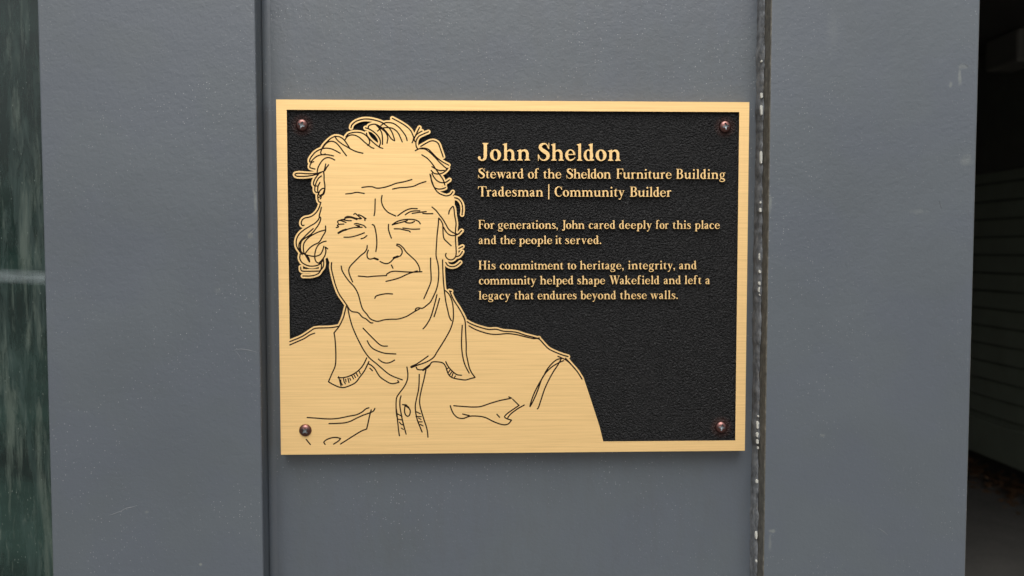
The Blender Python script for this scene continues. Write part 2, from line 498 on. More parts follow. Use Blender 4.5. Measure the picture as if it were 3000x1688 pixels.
# dead leaves blown against the foot of that wall
bm = bmesh.new()
lr = random.Random(3)
for i in range(1500):
    y = lr.uniform(3.5, 8.0)
    x = PX1 - .002 - abs(lr.gauss(0, .10))
    s = lr.uniform(.014, .034)
    c0 = Vector((x, y, lr.uniform(.006, .012) + max(0, .11 - (PX1 - x) * .6) * lr.random()))
    q = Matrix.Rotation(lr.uniform(0, 6.28), 3, 'Z') @ Matrix.Rotation(lr.uniform(-.7, .7), 3, 'X')
    bm.faces.new([bm.verts.new(c0 + q @ Vector(p)) for p in ((-s, 0, .004), (0, -s * .5, 0), (s, 0, .005), (0, s * .5, 0))])
tag(obj('leaf_litter', bm, leaf_mat), kind='stuff')

fit = bmesh.new()
box(fit, -.09, .09, -.16, .16, -.10, .10)
bevel_all(fit, .02, 2)
fo = obj('ceiling_fitting', fit, fitting_mat, None, (3.14, 4.30, CEIL - .102))
tag(fo, 'pale boxy fitting dimly visible under the dark passage ceiling', 'fitting')

# ------------------------------------------------------------------ the plaque
PW, PH = 304.8, 228.915
RELIEF = 1.25
plaque = empty('plaque', (0, 0, 1.5))
tag(plaque, 'brass and black memorial plaque with a line portrait and raised lettering, screwed to the panel', 'plaque')


# ---- outlines in 1/50 mm, delta coded: start point then steps
PORTRAIT = (
    '10540 11157 -142 -577 -373 -1135 -138 -410 -2 -25 -4 -15 -109 -180 -61 -90 -71 -89 -80 -88 -102 -118 -63 -90 22 -25 9 -30 -5 -30 -16 -26 -15 -11 -15 -7 -160 -44 -160 -60 -195 -86 -'
    '85 -45 -47 -36 -45 -45 -95 -105 -67 -80 -47 -45 -6 -25 -13 -20 -15 -13 -15 -7 -25 -4 -50 7 -140 -40 -235 -59 -225 -78 -55 -16 -60 -12 -95 -12 -195 -11 -95 -10 -65 -14 -125 -39 -60 '
    '-10 -65 -1 -100 9 -45 1 -45 -5 -65 -13 -170 -48 -100 -33 -85 -31 -120 -54 -115 -69 -33 -8 -16 -50 -14 -35 -46 -95 -39 -75 -95 -165 -139 -215 -49 -90 -60 -140 13 -20 6 -25 -3 -25 -1'
    '0 -20 -13 -15 -17 -10 -75 -20 -20 0 -15 5 -15 8 -20 17 -40 -34 -16 -161 -12 -175 -11 -250 -3 -160 2 -2 16 22 19 21 43 29 47 19 65 15 65 2 70 -12 60 -22 45 -26 75 -61 40 -40 14 -20 '
    '6 -25 -5 -30 -15 -25 -20 -14 -15 -6 -20 -2 -30 8 -15 10 -55 52 -50 40 -20 10 -25 9 -40 9 -25 1 -30 -3 -50 -14 -15 -9 -10 -11 -29 -50 9 -2 35 10 50 5 45 -4 30 -8 30 -14 35 -24 35 -3'
    '3 20 -25 60 -12 45 -18 25 -18 18 -17 32 -39 32 -46 27 -45 9 -30 -1 -20 -5 -15 -18 -25 -14 -10 -15 -6 -15 -2 -20 1 -4 -3 69 -37 13 -13 10 -15 5 -20 0 -25 -8 -20 -15 -19 -15 -10 -15 '
    '-6 -15 -2 -20 2 -15 5 -105 56 -2 -6 -13 -190 -3 -105 48 -22 44 -33 31 -29 68 -76 10 -20 2 -25 -9 -30 -21 -24 -25 -11 -30 -1 -20 7 -15 10 -60 65 -21 19 4 -55 15 -155 -1 -85 -11 -75 '
    '-24 -115 -8 -50 -14 -160 -7 -50 -17 -70 -12 -25 -19 -24 0 -146 5 -5 35 8 25 8 15 9 25 23 20 25 23 37 11 25 9 25 9 45 8 80 -4 60 -15 130 10 30 19 21 15 9 15 5 30 -1 15 -6 15 -10 12 '
    '-13 8 -14 5 -16 18 -150 1 -40 -3 -60 -12 -80 -11 -40 -14 -40 -19 -38 -23 -37 -27 -35 -30 -31 -30 -25 -30 -18 -40 -14 -75 -20 -20 -1 -20 5 -17 9 -13 12 -13 -7 1 -5 37 -44 30 -46 9 -'
    '20 2 -25 -5 -20 -12 -20 -17 -15 -17 -8 -20 -3 -20 3 -15 5 -22 18 -38 57 -15 16 -35 18 -40 10 -35 1 -55 -12 -70 -27 -59 -33 74 -10 45 -11 70 -29 22 -15 17 -25 5 -25 -6 -30 -20 -30 1'
    '1 -25 0 -30 51 -27 80 -61 16 -22 8 -30 -6 -30 -18 -25 -25 -15 -25 -4 -20 3 -15 7 -70 54 -15 9 -5 0 -30 -62 -54 -82 59 -31 65 -46 35 -33 60 -74 11 -21 3 -20 -4 -25 -11 -20 16 -15 8 '
    '-15 5 -15 1 -20 -9 -30 -20 -22 -141 -73 -59 -35 -11 -10 1 -16 30 -8 15 -10 11 -11 12 -25 1 -30 -124 -370 -24 -55 -23 -35 -22 -25 -31 -26 -25 -17 -40 -19 -40 -14 -25 -5 -45 -3 -45 4'
    ' -65 14 -55 23 -131 73 -127 75 -17 15 -10 16 -5 3 -11 -9 -3 -55 5 -55 6 -25 11 -25 28 -45 34 -33 35 -20 115 -52 125 -51 15 -9 11 -10 10 -15 7 -30 -5 -30 -18 -25 -15 -11 -15 -6 -30 '
    '-2 -15 4 -110 45 -9 -30 -10 -15 -11 -10 -25 -12 -33 -3 9 -20 2 -25 -6 -25 -12 -19 -15 -12 -15 -8 -15 -3 -20 0 -15 4 -15 8 -20 20 -105 205 -35 -73 -20 -32 -25 -34 -55 -57 -75 -62 -9'
    '0 -61 -145 -86 -220 -116 -20 -8 -20 -1 -20 4 -15 8 -15 13 -12 20 -5 20 2 25 8 20 -43 24 -55 -1 -45 4 -45 10 -25 9 -75 -36 -75 -26 -125 -33 -110 -23 -75 -9 -95 -4 -80 4 -60 9 -95 24'
    ' -95 34 -70 38 -55 41 -44 45 -22 30 -14 26 -26 84 -1 20 5 20 16 25 26 17 30 5 30 -9 17 -13 11 -15 26 -80 16 -21 20 -20 36 -29 39 -23 40 -17 50 -18 80 -21 80 -10 80 -1 100 10 56 10 '
    '-81 24 -45 19 -25 16 -20 18 -27 43 -33 -2 -25 7 -21 15 -15 25 -4 20 1 20 8 20 11 15 25 17 83 23 1 5 -4 5 -25 -3 -20 4 -20 10 -15 15 -80 -34 -40 -11 -60 -9 -60 -4 -60 1 -60 5 -75 14'
    ' -80 24 -35 18 -25 18 -35 36 -45 59 -8 12 -7 22 -45 -28 -35 -17 -65 -22 -65 -7 -75 -1 -20 4 -90 41 -35 19 -50 35 -45 39 -95 94 -51 56 -47 65 -32 60 -65 26 -70 36 -55 37 -45 40 -55 '
    '60 -45 59 -38 57 -27 55 -8 25 -4 25 2 60 7 25 14 20 1 5 -15 50 -5 25 -1 30 4 30 6 15 18 25 16 14 25 13 55 17 88 21 -38 6 -120 6 -65 -2 -115 -10 -130 -7 -40 1 -60 5 -46 11 -34 19 -2'
    '8 36 -8 25 -3 25 2 20 6 15 16 27 25 24 25 15 25 10 25 6 45 5 95 4 115 -3 130 -12 135 -22 -28 56 -21 60 -11 50 -3 25 1 30 10 35 12 21 23 29 -5 75 3 40 7 30 12 29 20 27 25 19 25 11 4'
    ' 129 15 80 10 30 13 25 18 21 18 14 1 5 -30 85 -35 70 -34 52 -29 33 -36 35 -50 38 -50 25 -70 22 -80 12 -25 6 -25 10 -25 13 -40 29 -33 35 -25 40 -18 45 -9 50 0 30 5 30 10 31 17 29 23'
    ' 22 15 10 35 13 6 5 -6 10 -65 51 -60 54 -39 45 -34 50 -30 55 -29 75 -10 45 -7 60 1 60 4 40 7 40 13 45 14 36 21 39 70 105 -18 95 -5 45 2 30 9 45 17 45 32 55 32 37 33 28 -3 2 -30 -3 '
    '-20 6 -20 13 -14 17 -6 15 -3 20 3 85 9 30 22 35 26 25 23 14 25 9 25 5 45 3 70 -2 171 1 -36 1 -4 4 -26 3 -45 2 -170 -4 -30 7 -17 12 -13 15 -8 20 -3 20 4 20 9 20 14 15 19 11 25 5 125'
    ' 3 115 -3 75 -10 60 -12 55 -16 35 -14 60 -32 40 -33 30 -38 40 -71 46 -50 26 -40 13 -30 11 -40 9 -65 1 -60 -11 -105 20 -33 45 -17 5 5 52 150 -12 90 -3 45 3 55 15 92 79 343 30 105 29'
    ' 90 52 140 30 68 27 52 41 65 78 110 92 135 -43 160 -31 130 -19 65 -46 110 -59 120 -18 30 -137 24 -85 11 -85 6 -305 4 -90 8 -63 12 -39 15 -38 21 -237 164 -93 56 -55 28 -80 35 -265 1'
    '05 -20 13 -14 18 0 3440 4 2;1053 5405 -223 1 -40 -2 -3 -4 -1 -50 -4 -10 3 -5 -5 -18 -10 -18 5 0 85 44 30 5 65 27 65 10 80 0 70 -8 120 -41 4 9 7 0 -1 5 -7 35 -8 13;5791 4900 -3 0 -2'
    ' -5 -1 -81 35 -3 43 -21 5 0 -18 20 -20 35;5268 2750 -8 2 -6 -2 36 -22 8 7 -2 5;3215 1355 -5 3 -120 -90 -100 -100 -63 -103 -7 -65 5 -3 90 26 115 100 75 117 27 90')
HAIR = (
    '1010 5650 85 -11 65 -14 55 -19 55 -28 30 -22 20 -21 14 -20 36 -65 61 -70 14 -25 11 -30 9 -40 5 -45 -1 -55 -11 -105 1 -10 1 -5 29 -45 18 -35 15 -40 13 -45 7 -40 4 -45 -1 -25 -8 -35 '
    '3 -4 29 24 11 4 15 -5 7 -14 -1 -10 -6 -9 -65 -54 -15 -7 -10 -1 -10 3 -8 8 -4 10 -1 15 19 70 2 40 -3 30 -8 40 -19 60 -27 55 -32 45 -59 70 -70 69 -20 -7 -20 -13 -18 -19 -18 -25 -9 -2'
    '0 -6 -20 -6 -70 2 -5 60 -11 55 -19 40 -22 31 -28 29 -45 34 -75 12 -35 30 -100 -1 -10 -5 -10 -10 -5 -15 2 -9 8 -36 120 -43 95 -17 25 -14 15 -21 15 -25 12 -60 20 -35 5 -3 -2 2 -35 10'
    ' -60 10 -45 15 -50 20 -45 26 -48 22 -32 28 -31 46 -34 64 -32 35 -12 80 -19 6 -7 3 -10 -2 -10 -7 -9 -15 -3 -65 14 -30 8 -35 15 -50 25 -30 20 -30 24 -20 21 -25 33 -23 37 -36 75 -23 8'
    '0 -14 75 -5 55 -4 5 -50 -4 -60 -10 -125 -31 -20 -5 -6 -5 50 -70 41 -51 35 -39 48 -45 48 -35 64 -40 90 -38 30 -15 25 -17 21 -20 28 -35 26 -40 65 -120 65 -102 21 -48 7 -30 3 -30 -4 -'
    '125 -5 -10 -5 -5 -7 -3 -10 1 -10 6 -6 11 4 110 -128 32 -70 24 -111 49 -115 60 49 -50 39 -45 119 -160 44 -72 27 -58 16 -40 16 -60 3 -30 -3 -30 -9 -21 -10 -9 -25 -8 -1 -7 19 -85 33 -'
    '100 10 -45 8 -55 -3 -10 -4 -5 -12 -5 -15 4 -8 11 -15 85 -32 100 -20 80 -4 35 7 25 -24 55 -19 30 -40 45 -33 30 -32 25 -35 22 -97 53 -168 101 -85 62 -62 52 -53 56 -21 29 -22 35 -33 7'
    '0 -13 40 -7 30 -6 50 0 60 6 55 14 55 16 40 25 45 51 76 41 54 -11 0 -10 3 -9 12 -15 85 -1 45 10 45 15 39 24 41 26 30 25 21 35 24 80 41 75 26 35 8 40 4 85 -2 60 -7 50 -9 34 -11 31 -1'
    '4 65 -41 1 40 -2 40 -9 60 -7 20 -8 14 -20 23 -5 2 -280 7 -210 1 -35 -3 -15 -5 -10 -6 -15 -21 -4 -22 -1 -55 -3 -10 -7 -7 -10 -3 -15 5 -5 7 -2 8 1 60 6 32 13 23 12 13 17 12 23 9 30 5'
    ' 30 1 210 -1 260 -6 1 2 -3 5 -17 20 -36 27 -55 25 -55 17 -70 13 -70 7 -50 2 -160 -4 -10 4 -8 9 -1 15 7 10 12 5 150 3;5595 5355 35 -4 45 -10 40 -16 27 -15 69 -55 54 -52 7 -13 -4 -15'
    ' -13 -9 -15 3 -50 48 -39 33 -31 24 -20 11 -25 11 -30 9 -25 5 -35 3 -30 -2 -40 -7 -25 -8 -25 -12 -15 -11 -15 -17 -45 -71 -10 -6 -15 2 -6 4 -5 10 2 15 44 70 15 18 13 12 32 19 40 15 4'
    '5 9;1396 5355 -1 2 -1 -2 5 -60 -3 -90 24 -41 5 6 3 35 -3 60 -12 55;1112 5290 -37 2 -50 -1 -40 -5 -35 -10 -45 -16 -50 -23 -46 -27 -34 -25 -23 -25 -19 -30 -15 -35 -8 -30 -3 -20 1 -25'
    ' 17 -92 25 31 10 6 10 0 10 -6 5 -9 2 -20 3 -3 21 13 31 15 122 215 16 20 10 5 15 -1 6 -4 6 -10 2 -20 -5 -40 -8 -40 -11 -35 -15 -27 -24 -28 4 -1 100 21 35 5 45 2 5 3 3 50 5 30 9 30 1'
    '8 33 25 32 25 21 30 15 33 9 -38 21 -35 12 -45 9;5715 5031 75 -15 25 -11 20 -15 32 -35 45 -65 23 -40 0 -10 -5 -10 -15 -7 -10 2 -7 5 -27 45 -31 45 -25 30 -16 15 -29 13 -65 11 -16 6 -'
    '5 5 -3 10 4 15 6 5 9 3;845 4890 -13 -65 -6 -45 0 -95 7 -50 11 -40 19 -40 26 -40 41 -49 54 -51 58 -45 58 -37 75 -41 85 -41 100 -40 80 -22 55 -12 4 3 -9 28 -17 32 -57 90 -75 135 -21 '
    '32 -20 24 -20 18 -25 16 -80 33 -35 17 -63 40 -48 35 -39 34 -34 36 -61 74 -45 63;797 4875 -2 2 -5 -5 -43 -42 -6 -30 -7 -55 -1 -65 4 -60 9 -50 10 -25 14 -26 15 -19 25 -26 39 -29 96 -'
    '56 2 1 -60 60 -42 54 -30 50 -18 46 -11 60 -4 70 4 75;5810 4761 125 -67 5 -5 3 -9 -3 -15 -10 -8 -15 0 -128 68 -4 5 -3 10 5 15 10 7;691 4740 -7 -40 -2 -35 5 -40 3 -12 3 -3 2 -14 -4 7'
    '4;645 4740 -22 -45 -14 -50 -9 -65 0 -55 7 -50 15 -50 25 -55 30 -50 23 -30 40 -42 40 -34 70 -55 105 -67 100 -59 110 -61 50 -36 50 -46 34 -40 22 -35 24 -54 4 9 0 15 -3 25 -7 25 -18 5'
    '0 -35 75 -31 50 -31 45 -76 100 -45 55 -48 48 -45 36 -100 66 -45 27 -3 -2 78 -80 70 -68 133 -117 4 -15 -7 -13 -15 -6 -11 4 -99 85 -65 60 -205 205 -45 53 -30 52 -15 35 -8 30 -8 55;56'
    '35 4350 40 -6 50 -15 50 -22 35 -22 30 -26 70 -76 4 -13 -2 -10 -4 -5 -13 -6 -15 4 -85 89 -24 18 -36 19 -50 18 -40 9 -40 3 -35 -4 -35 -9 -30 -13 -28 -18 -23 -20 -33 -35 -23 -30 -21 -'
    '35 -52 -97 -5 -5 -10 -4 -10 1 -8 5 -5 10 2 15 59 110 30 45 52 56 40 31 24 13 26 11 55 13 35 2;815 4030 35 -17 6 -13 -1 -10 -9 -10 -11 -3 -10 2 -20 10 -10 -2 -10 -5 -11 -17 -6 -35 2'
    ' -25 9 -30 13 -25 20 -25 28 -23 30 -17 25 -6 60 -9 35 -7 75 -25 48 -23 42 -29 50 -43 45 -47 35 -46 32 -55 29 -60 24 -65 33 -100 -2 -10 -8 -10 -48 -15 -14 -10 -7 -15 -6 -20 -11 -65 '
    '3 -3 15 1 40 -17 2 4 -4 10 -22 20 -5 15 4 11 10 8 10 1 10 -4 24 -21 9 -15 7 -25 5 -49 15 -2 50 -34 20 -28 14 -37 13 -65 8 -60 2 -85 -3 -55 -22 -125 -1 -40 3 -115 -11 -125 12 -16 15'
    ' -5 6 -4 64 -114 60 -76 2 -15 -6 -10 -11 -6 -10 1 -9 5 -46 56 -28 39 -2 6 -1 -6 20 -105 -4 -10 -10 -8 -10 -1 -10 4 -7 10 -27 130 -25 90 -11 0 -100 35 -55 15 -15 3 -3 -3 18 -100 26 '
    '-70 22 -45 29 -50 29 -45 30 -40 22 -25 29 -25 28 -20 30 -15 25 -8 30 -4 30 0 40 5 40 12 40 16 70 42 10 0 7 -3 5 -5 5 -10 -2 -10 -5 -8 -45 -30 -31 -17 -39 -15 -50 -14 -50 -6 -40 1 -'
    '40 9 -30 12 -39 23 -32 25 -34 35 -45 60 -46 75 -29 56 -21 49 -13 45 -13 85 0 10 6 10 -4 5 -135 14 -100 3 -70 -2 -200 -14 -75 -1 -60 6 -30 7 -19 12 -14 20 -5 20 2 15 11 20 15 14 17 '
    '11 23 9 25 5 40 3 140 2 135 -9 120 -17 105 -22 75 -19 5 2 -65 91 -34 60 -14 35 -13 45 -5 35 -1 25 5 20 11 20 14 15 20 15 -8 60 -1 45 4 35 10 30 13 20 19 13 20 5 43 2 9 25 -2 15 -10'
    ' 2 -6 3 -4 5 -3 10 3 115 10 55 10 33 10 19 15 17 20 11 20 6 3 4 -43 125 -40 83 -23 37 -26 35 -59 60 -57 45 -30 17 -30 13 -75 24 -85 13 -40 13 -45 28 -20 19 -15 18 -21 35 -15 45 -3 '
    '40 4 30 12 30 18 21 25 13 15 3;5910 3680 12 -5 6 -10 18 -140 2 -55 -3 -55 -8 -55 -12 -50 -13 -35 -24 -45 -27 -40 -32 -35 -29 -24 -25 -15 -30 -11 -70 -17 -15 2 -9 10 -2 10 4 10 7 7 '
    '95 27 20 11 25 21 22 24 19 25 18 30 15 30 12 35 9 40 6 35 4 60 -3 65 -16 130 3 10 4 5 7 4;1319 3080 -9 4 -5 -4 0 -44 20 16 26 13;5430 3070 30 -5 45 -14 30 -15 25 -16 25 -25 45 -66 '
    '4 -14 -4 -10 -5 -6 -10 -4 -10 2 -6 3 -49 70 -15 16 -15 10 -25 13 -30 11 -50 9 -25 0 -30 -5 -65 -19 -75 -33 -35 -20 -30 -21 -25 -21 -20 -21 -34 -44 -3 -5 2 -2 60 12 45 3 50 -2 50 -8'
    ' 40 -12 70 -30 8 -11 -2 -15 -10 -10 -11 -2 -95 37 -45 7 -40 3 -45 -1 -45 -8 -30 -9 -25 -14 -17 -18 -16 -30 -39 -100 -20 -60 -21 -70 -11 -125 -8 -10 -14 -5 -6 -15 -8 -7 -10 -3 -14 5'
    ' -6 10 -1 10 35 145 12 75 15 50 28 70 31 64 46 81 34 50 30 36 39 34 41 28 50 27 65 27 50 15 50 9;1375 3020 -5 3 -20 -6 -15 -12 -5 -10 40 -85 15 -20 20 -20 30 -23 25 -8 28 1 -33 85 '
    '-35 70 -5 7 -5 -5 -10 -5 -13 3 -9 10;1317 2920 -2 3 -5 0 -6 -43 1 -45 9 -60 6 -25 10 -26 48 -89 1 -15 -8 -10 -11 -4 -10 1 -9 8 -42 75 -19 43 -10 -11 -10 -2 -25 1 -3 -1 0 -5 17 -50 '
    '18 -45 22 -45 23 -40 21 -30 22 -22 70 -48 5 -10 -3 -15 -12 -9 -15 1 -66 43 -17 15 -18 20 -31 45 -28 52 -31 73 -19 57 -5 0 -5 -5 -9 -17 0 -20 5 -30 19 -61 25 -49 63 -90 61 -75 91 -4'
    '9 25 -9 6 43 6 75 -3 100 1 50 22 135 2 85 -4 6 -30 0 -25 5 -36 19 -29 24 -23 26 -15 20;1266 2920 -26 1 -10 -3 -7 -8 -7 -15 -3 -20 -2 -30 2 -30 7 -50 50 -4 2 4 -7 45 -3 45 0 35;5360'
    ' 2721 12 -6 4 -5 2 -10 -16 -55 3 -4 55 -20 40 -25 60 -46 7 -10 -1 -15 -11 -11 -15 -1 -85 62 -25 13 -40 12 -22 -60 -21 -40 -28 -45 -65 -90 56 -20 33 -15 37 -22 40 -28 25 -22 26 -28 '
    '43 -55 4 -15 -5 -10 -13 -8 -15 4 -10 10 -5 -2 -16 -14 -39 -25 -130 -116 -55 -55 -48 -54 3 -1 80 58 85 54 165 85 15 0 9 -6 5 -10 -4 -15 -10 -9 -110 -55 -60 -33 -80 -52 -65 -47 -45 -'
    '37 -34 -32 -196 -202 -32 -28 -29 -20 -34 -16 -35 -11 -50 -9 -45 -3 -40 0 -35 5 -50 11 -40 14 -5 -3 -28 -33 -13 -30 -6 -30 -3 -40 0 -40 6 -45 8 -30 11 -28 18 -32 21 -30 31 -31 20 -1'
    '4 30 -17 120 -55 125 -51 11 -12 1 -10 -4 -10 -8 -6 -15 -2 -155 64 -90 42 -50 29 -20 16 -20 20 -35 47 -26 50 -14 48 -5 -10 -17 -58 37 -80 35 -41 40 -36 40 -26 90 -47 7 -10 1 -10 -5 '
    '-10 -8 -6 -15 -1 -90 47 -35 21 -2 -1 77 -151 2 -14 -6 -10 -6 -5 -10 -2 -10 3 -8 9 -82 160 -50 105 -20 26 -5 1 -15 -42 -31 -75 -19 -40 -18 -30 -43 -55 -64 -60 -51 -40 -54 -37 -170 -'
    '101 -215 -114 -10 -2 -12 4 -8 10 -1 10 4 10 5 5 202 106 120 69 75 47 53 38 60 50 36 35 32 40 21 35 24 50 28 70 21 65 -16 35 1 10 7 10 -46 90 0 15 4 7 10 6 10 1 10 -5 45 -83 10 34 5'
    ' 9 10 6 18 0 0 75 8 60 15 40 14 20 18 20 -70 40 -4 5 -4 10 5 15 10 7 15 -1 90 -48 50 -20 15 6 85 3 35 4 30 9 30 14 26 16 49 35 55 46 135 131 132 143 54 55 132 120 58 40 -21 30 -4 1'
    '0 1 10 -7 7 -9 -17 -11 -6 -110 3 -35 -1 -25 -5 -45 -15 -52 -26 -5 -5 -70 -110 -36 -50 -72 -87 -65 -67 -30 -26 -35 -26 -131 -79 -9 -3 -10 1 -9 7 -4 10 0 10 8 10 115 69 45 32 45 39 4'
    '3 45 78 95 55 80 -6 -1 -30 -19 -15 -2 -10 6 -4 6 -2 10 3 10 8 8 57 37 53 30 89 125 -4 4 -5 0 -45 -4 -35 -9 -25 -9 -20 -12 -12 -10 -58 -69 -15 -3 -12 7 -5 10 3 15 50 65 -11 0 -10 5 '
    '-7 10 2 15 53 105 34 50 33 40 34 35 31 25 35 20 35 15 45 13 50 7 44 0 19 60 12 10;5306 2605 -11 3 -30 -2 -55 -11 -55 -23 -40 -27 -40 -40 -47 -60 -21 -35 -39 -80 2 -4 31 19 49 17 60'
    ' 9 55 0 65 89 37 55 21 40;865 2415 -100 2 -80 -2 -50 -5 -25 -9 -20 -16 0 -6 7 -9 28 -8 55 -5 40 0 280 18 90 -2 70 -5 10 2 -65 14 -80 14 -65 9;5211 2320 -21 5 -5 -2 -60 -83 40 13 30'
    ' 5 50 2 85 -3 5 3 -35 23 -30 16 -30 12;1210 2221 10 -6 5 -10 -3 -15 -7 -7 -85 -21 -55 -17 -9 -5 -2 -15 4 -25 9 -30 33 -60 5 -4 60 -18 10 -7 3 -6 0 -15 -3 -6 -10 -7 -10 -1 -45 15 -2'
    ' -1 47 -55 40 -36 40 -32 45 -28 45 -20 55 -17 50 -7 95 -3 70 4 90 12 100 24 10 -2 10 -10 2 -15 -6 -10 -6 -4 -105 -25 -70 -10 -70 -6 -5 -15 -10 -7 -15 0 -45 22 -30 1 -25 -8 -8 -8 -4'
    ' -10 -2 -25 13 -45 21 -50 55 -13 60 -6 65 3 75 12 50 16 65 28 75 38 110 63 15 0 12 -11 1 -15 -8 -11 -130 -74 -82 -40 -58 -23 -55 -15 -80 -12 -70 -1 -61 6 56 -76 30 -33 45 -37 40 -2'
    '3 25 -8 30 -6 30 -1 30 4 25 6 25 10 30 16 33 23 45 45 72 90 82 115 108 144 10 6 8 0 7 -2 8 -8 3 -15 -5 -10 -101 -135 -70 -100 -87 -110 -48 -49 -35 -26 -30 -17 -29 -13 -31 -10 -40 -'
    '6 -30 0 -30 3 -37 8 42 -39 40 -30 30 -17 65 -30 5 4 45 67 25 30 35 35 50 42 90 65 130 74 98 59 17 18 15 0 95 46 100 40 65 18 130 28 15 -5 6 -10 -1 -15 -10 -11 -145 -32 -65 -20 -100'
    ' -41 -89 -46 -111 -175 -50 -70 -1 -5 36 -58 20 -25 35 -30 35 -22 35 -12 40 -6 45 1 45 6 35 11 35 15 43 25 42 28 43 37 97 94 107 86 0 15 8 14 15 4 15 -3 60 47 40 23 30 10 45 11 10 -'
    '3 5 -5 4 -8 0 -10 -6 -10 -8 -5 -55 -16 -25 -12 -20 -13 -49 -39 19 -35 12 -40 2 -30 -6 -35 2 -6 55 52 70 61 60 48 72 50 38 22 30 13 70 20 15 -4 6 -6 3 -10 -2 -10 -7 -8 -70 -22 -34 -'
    '15 -1 -5 5 -6 18 -44 14 -40 3 -25 0 -40 -8 -45 -12 -40 -20 -43 -23 -37 -26 -35 -36 -40 -45 -44 -37 -31 -39 -30 -49 -33 -46 -27 -41 -20 3 -40 4 -15 20 -17 35 -16 40 -12 35 -6 35 -1 '
    '30 5 65 67 48 60 -63 52 -4 13 4 12 10 8 15 -1 60 -45 5 -1 15 25 16 32 11 30 15 75 9 110 -4 180 5 10 8 7 10 1 10 -3 6 -5 4 -10 4 -135 -2 -75 -6 -70 -10 -65 -9 -35 -12 -32 -34 -63 9 '
    '-6 16 11 54 45 47 45 17 20 16 25 24 50 11 40 5 40 -5 55 -22 105 3 15 9 8 15 1 10 -7 4 -7 23 -110 5 -40 0 -30 -3 -30 -11 -45 2 -3 70 103 25 29 25 21 40 29 10 1 10 -3 5 -5 5 2 5 11 1'
    '0 7 10 1 7 -3 6 -5 4 -10 -22 -100 -34 -110 -42 -95 -22 -40 -31 -45 4 -2 50 15 50 24 45 31 35 33 32 39 33 51 105 244 10 8 15 1 10 -8 4 -11 -2 -10 -102 -239 -35 -56 -45 -54 -27 -26 -'
    '28 -22 -35 -22 -35 -17 -35 -13 -30 -8 -70 -10 -127 -103 3 -5 9 -3 30 -7 45 -4 40 2 50 6 45 10 35 12 40 17 35 20 70 52 64 60 48 55 75 100 40 60 24 45 12 35 20 85 6 10 11 6 10 -1 10 '
    '-7 5 -13 -16 -75 -10 -35 -23 -50 -37 -60 -89 -120 -60 -70 -60 -55 -60 -47 -55 -33 -60 -25 -40 -11 -35 -7 -55 -7 -45 -1 -30 2 -40 7 -55 21 -35 -22 -40 -19 -95 -33 -95 -26 -70 -16 -6'
    '5 -11 -60 -7 -90 -4 -80 5 -85 15 -90 26 -60 24 -50 26 -46 33 -42 40 -27 35 -10 20 -8 25 -13 50 6 14 10 6 15 -2 9 -8 21 -70 19 -30 36 -38 42 -32 48 -27 65 -26 70 -21 80 -16 50 -5 65'
    ' -1 70 4 85 12 75 16 120 32 80 28 57 29 -62 50 -4 10 4 15 -65 -35 -35 -16 -40 -14 -15 -9 -15 2 -50 -3 -60 10 -65 23 -25 14 -15 12 -9 11 -8 15 -8 51 -70 -17 -13 6 -6 10 2 15 7 8 80 '
    '22 35 13 55 29 55 36 49 37 46 40 35 35 39 45 27 40 20 40 12 35 8 40 2 35 -3 25 -30 81 -15 -8 -50 -36 -80 -65 -89 -82 -43 -45 -38 -45 -28 -40 -13 -30 -11 -60 -4 -5 -9 -6 -15 1 -11 1'
    '0 -2 10 7 40 -4 4 -50 -34 -50 -25 -55 -20 -60 -11 -60 -5 -80 2 -75 10 -75 18 -35 13 -25 13 -25 19 -19 21 -46 60 -3 15 5 10 6 5 -38 62 -35 -32 -35 -26 -40 -23 -40 -17 -30 -9 -30 -5 '
    '-95 -2 -10 2 -76 35 -39 21 -35 24 -40 34 -95 92 -59 64 -39 55 -40 75 -77 31 -50 24 -45 27 -35 27 -40 37 -43 49 -47 62 -31 48 -16 30 -11 30 -3 20 2 50 3 10 6 6 32 9 2 5 -24 44 -10 3'
    '1 -8 45 0 15 4 15 14 19 20 11 75 22 65 15;1067 1955 -2 2 -2 -2 -1 -35 4 -15 12 -25 47 -73 60 -74 45 -45 45 -34 60 -34 55 -23 3 3 -15 45 -5 30 2 25 10 30 -45 12 -40 15 -45 23 -31 20'
    ' -39 30 -45 41 -30 32;5315 1821 9 -11 1 -15 -74 -220 -60 -170 -19 -35 -22 -29 -30 -26 -35 -21 -50 -19 -40 -7 -25 -1 -35 4 -55 12 -35 14 -35 18 -145 82 -85 51 -7 7 -3 15 5 10 10 7 1'
    '5 -2 230 -133 40 -20 35 -12 40 -8 45 -2 35 6 40 15 23 14 25 20 17 18 15 25 25 62 115 340 5 8 10 5;4881 1630 -84 -60 3 -2 4 2 1 4 5 -1 25 16;2262 1480 -2 3 -5 -3 -130 -73 -40 -26 -5'
    '0 -37 -54 -44 -41 -40 -25 -30 -29 -45 4 -3 40 0 25 2 25 6 55 24 50 32 31 29 44 52;2912 1405 -2 2 -15 -12 -95 -77 -105 -101 -31 -27 -60 -40 -59 -32 -35 -13 -30 -8 -30 -5 -45 -3 -40 '
    '2 -30 6 -30 9 -30 15 -5 -1 25 -22 40 -19 75 -20 75 -10 75 -2 70 5 50 11 46 17 49 26 55 40 40 39 30 41 15 29 10 25 7 25 4 25 -1 20 -4 20 -11 25;3726 1260 -1 1 -40 -29 -25 -24 -29 -3'
    '8 -60 -90 -29 -40 -67 -81 -54 -54 4 -3 13 -2 47 -5 70 -1 32 31 19 25 22 35 43 90 27 75 17 60;3393 865 -18 2 -54 -37 20 -10 64 -48 101 78 -71 7')
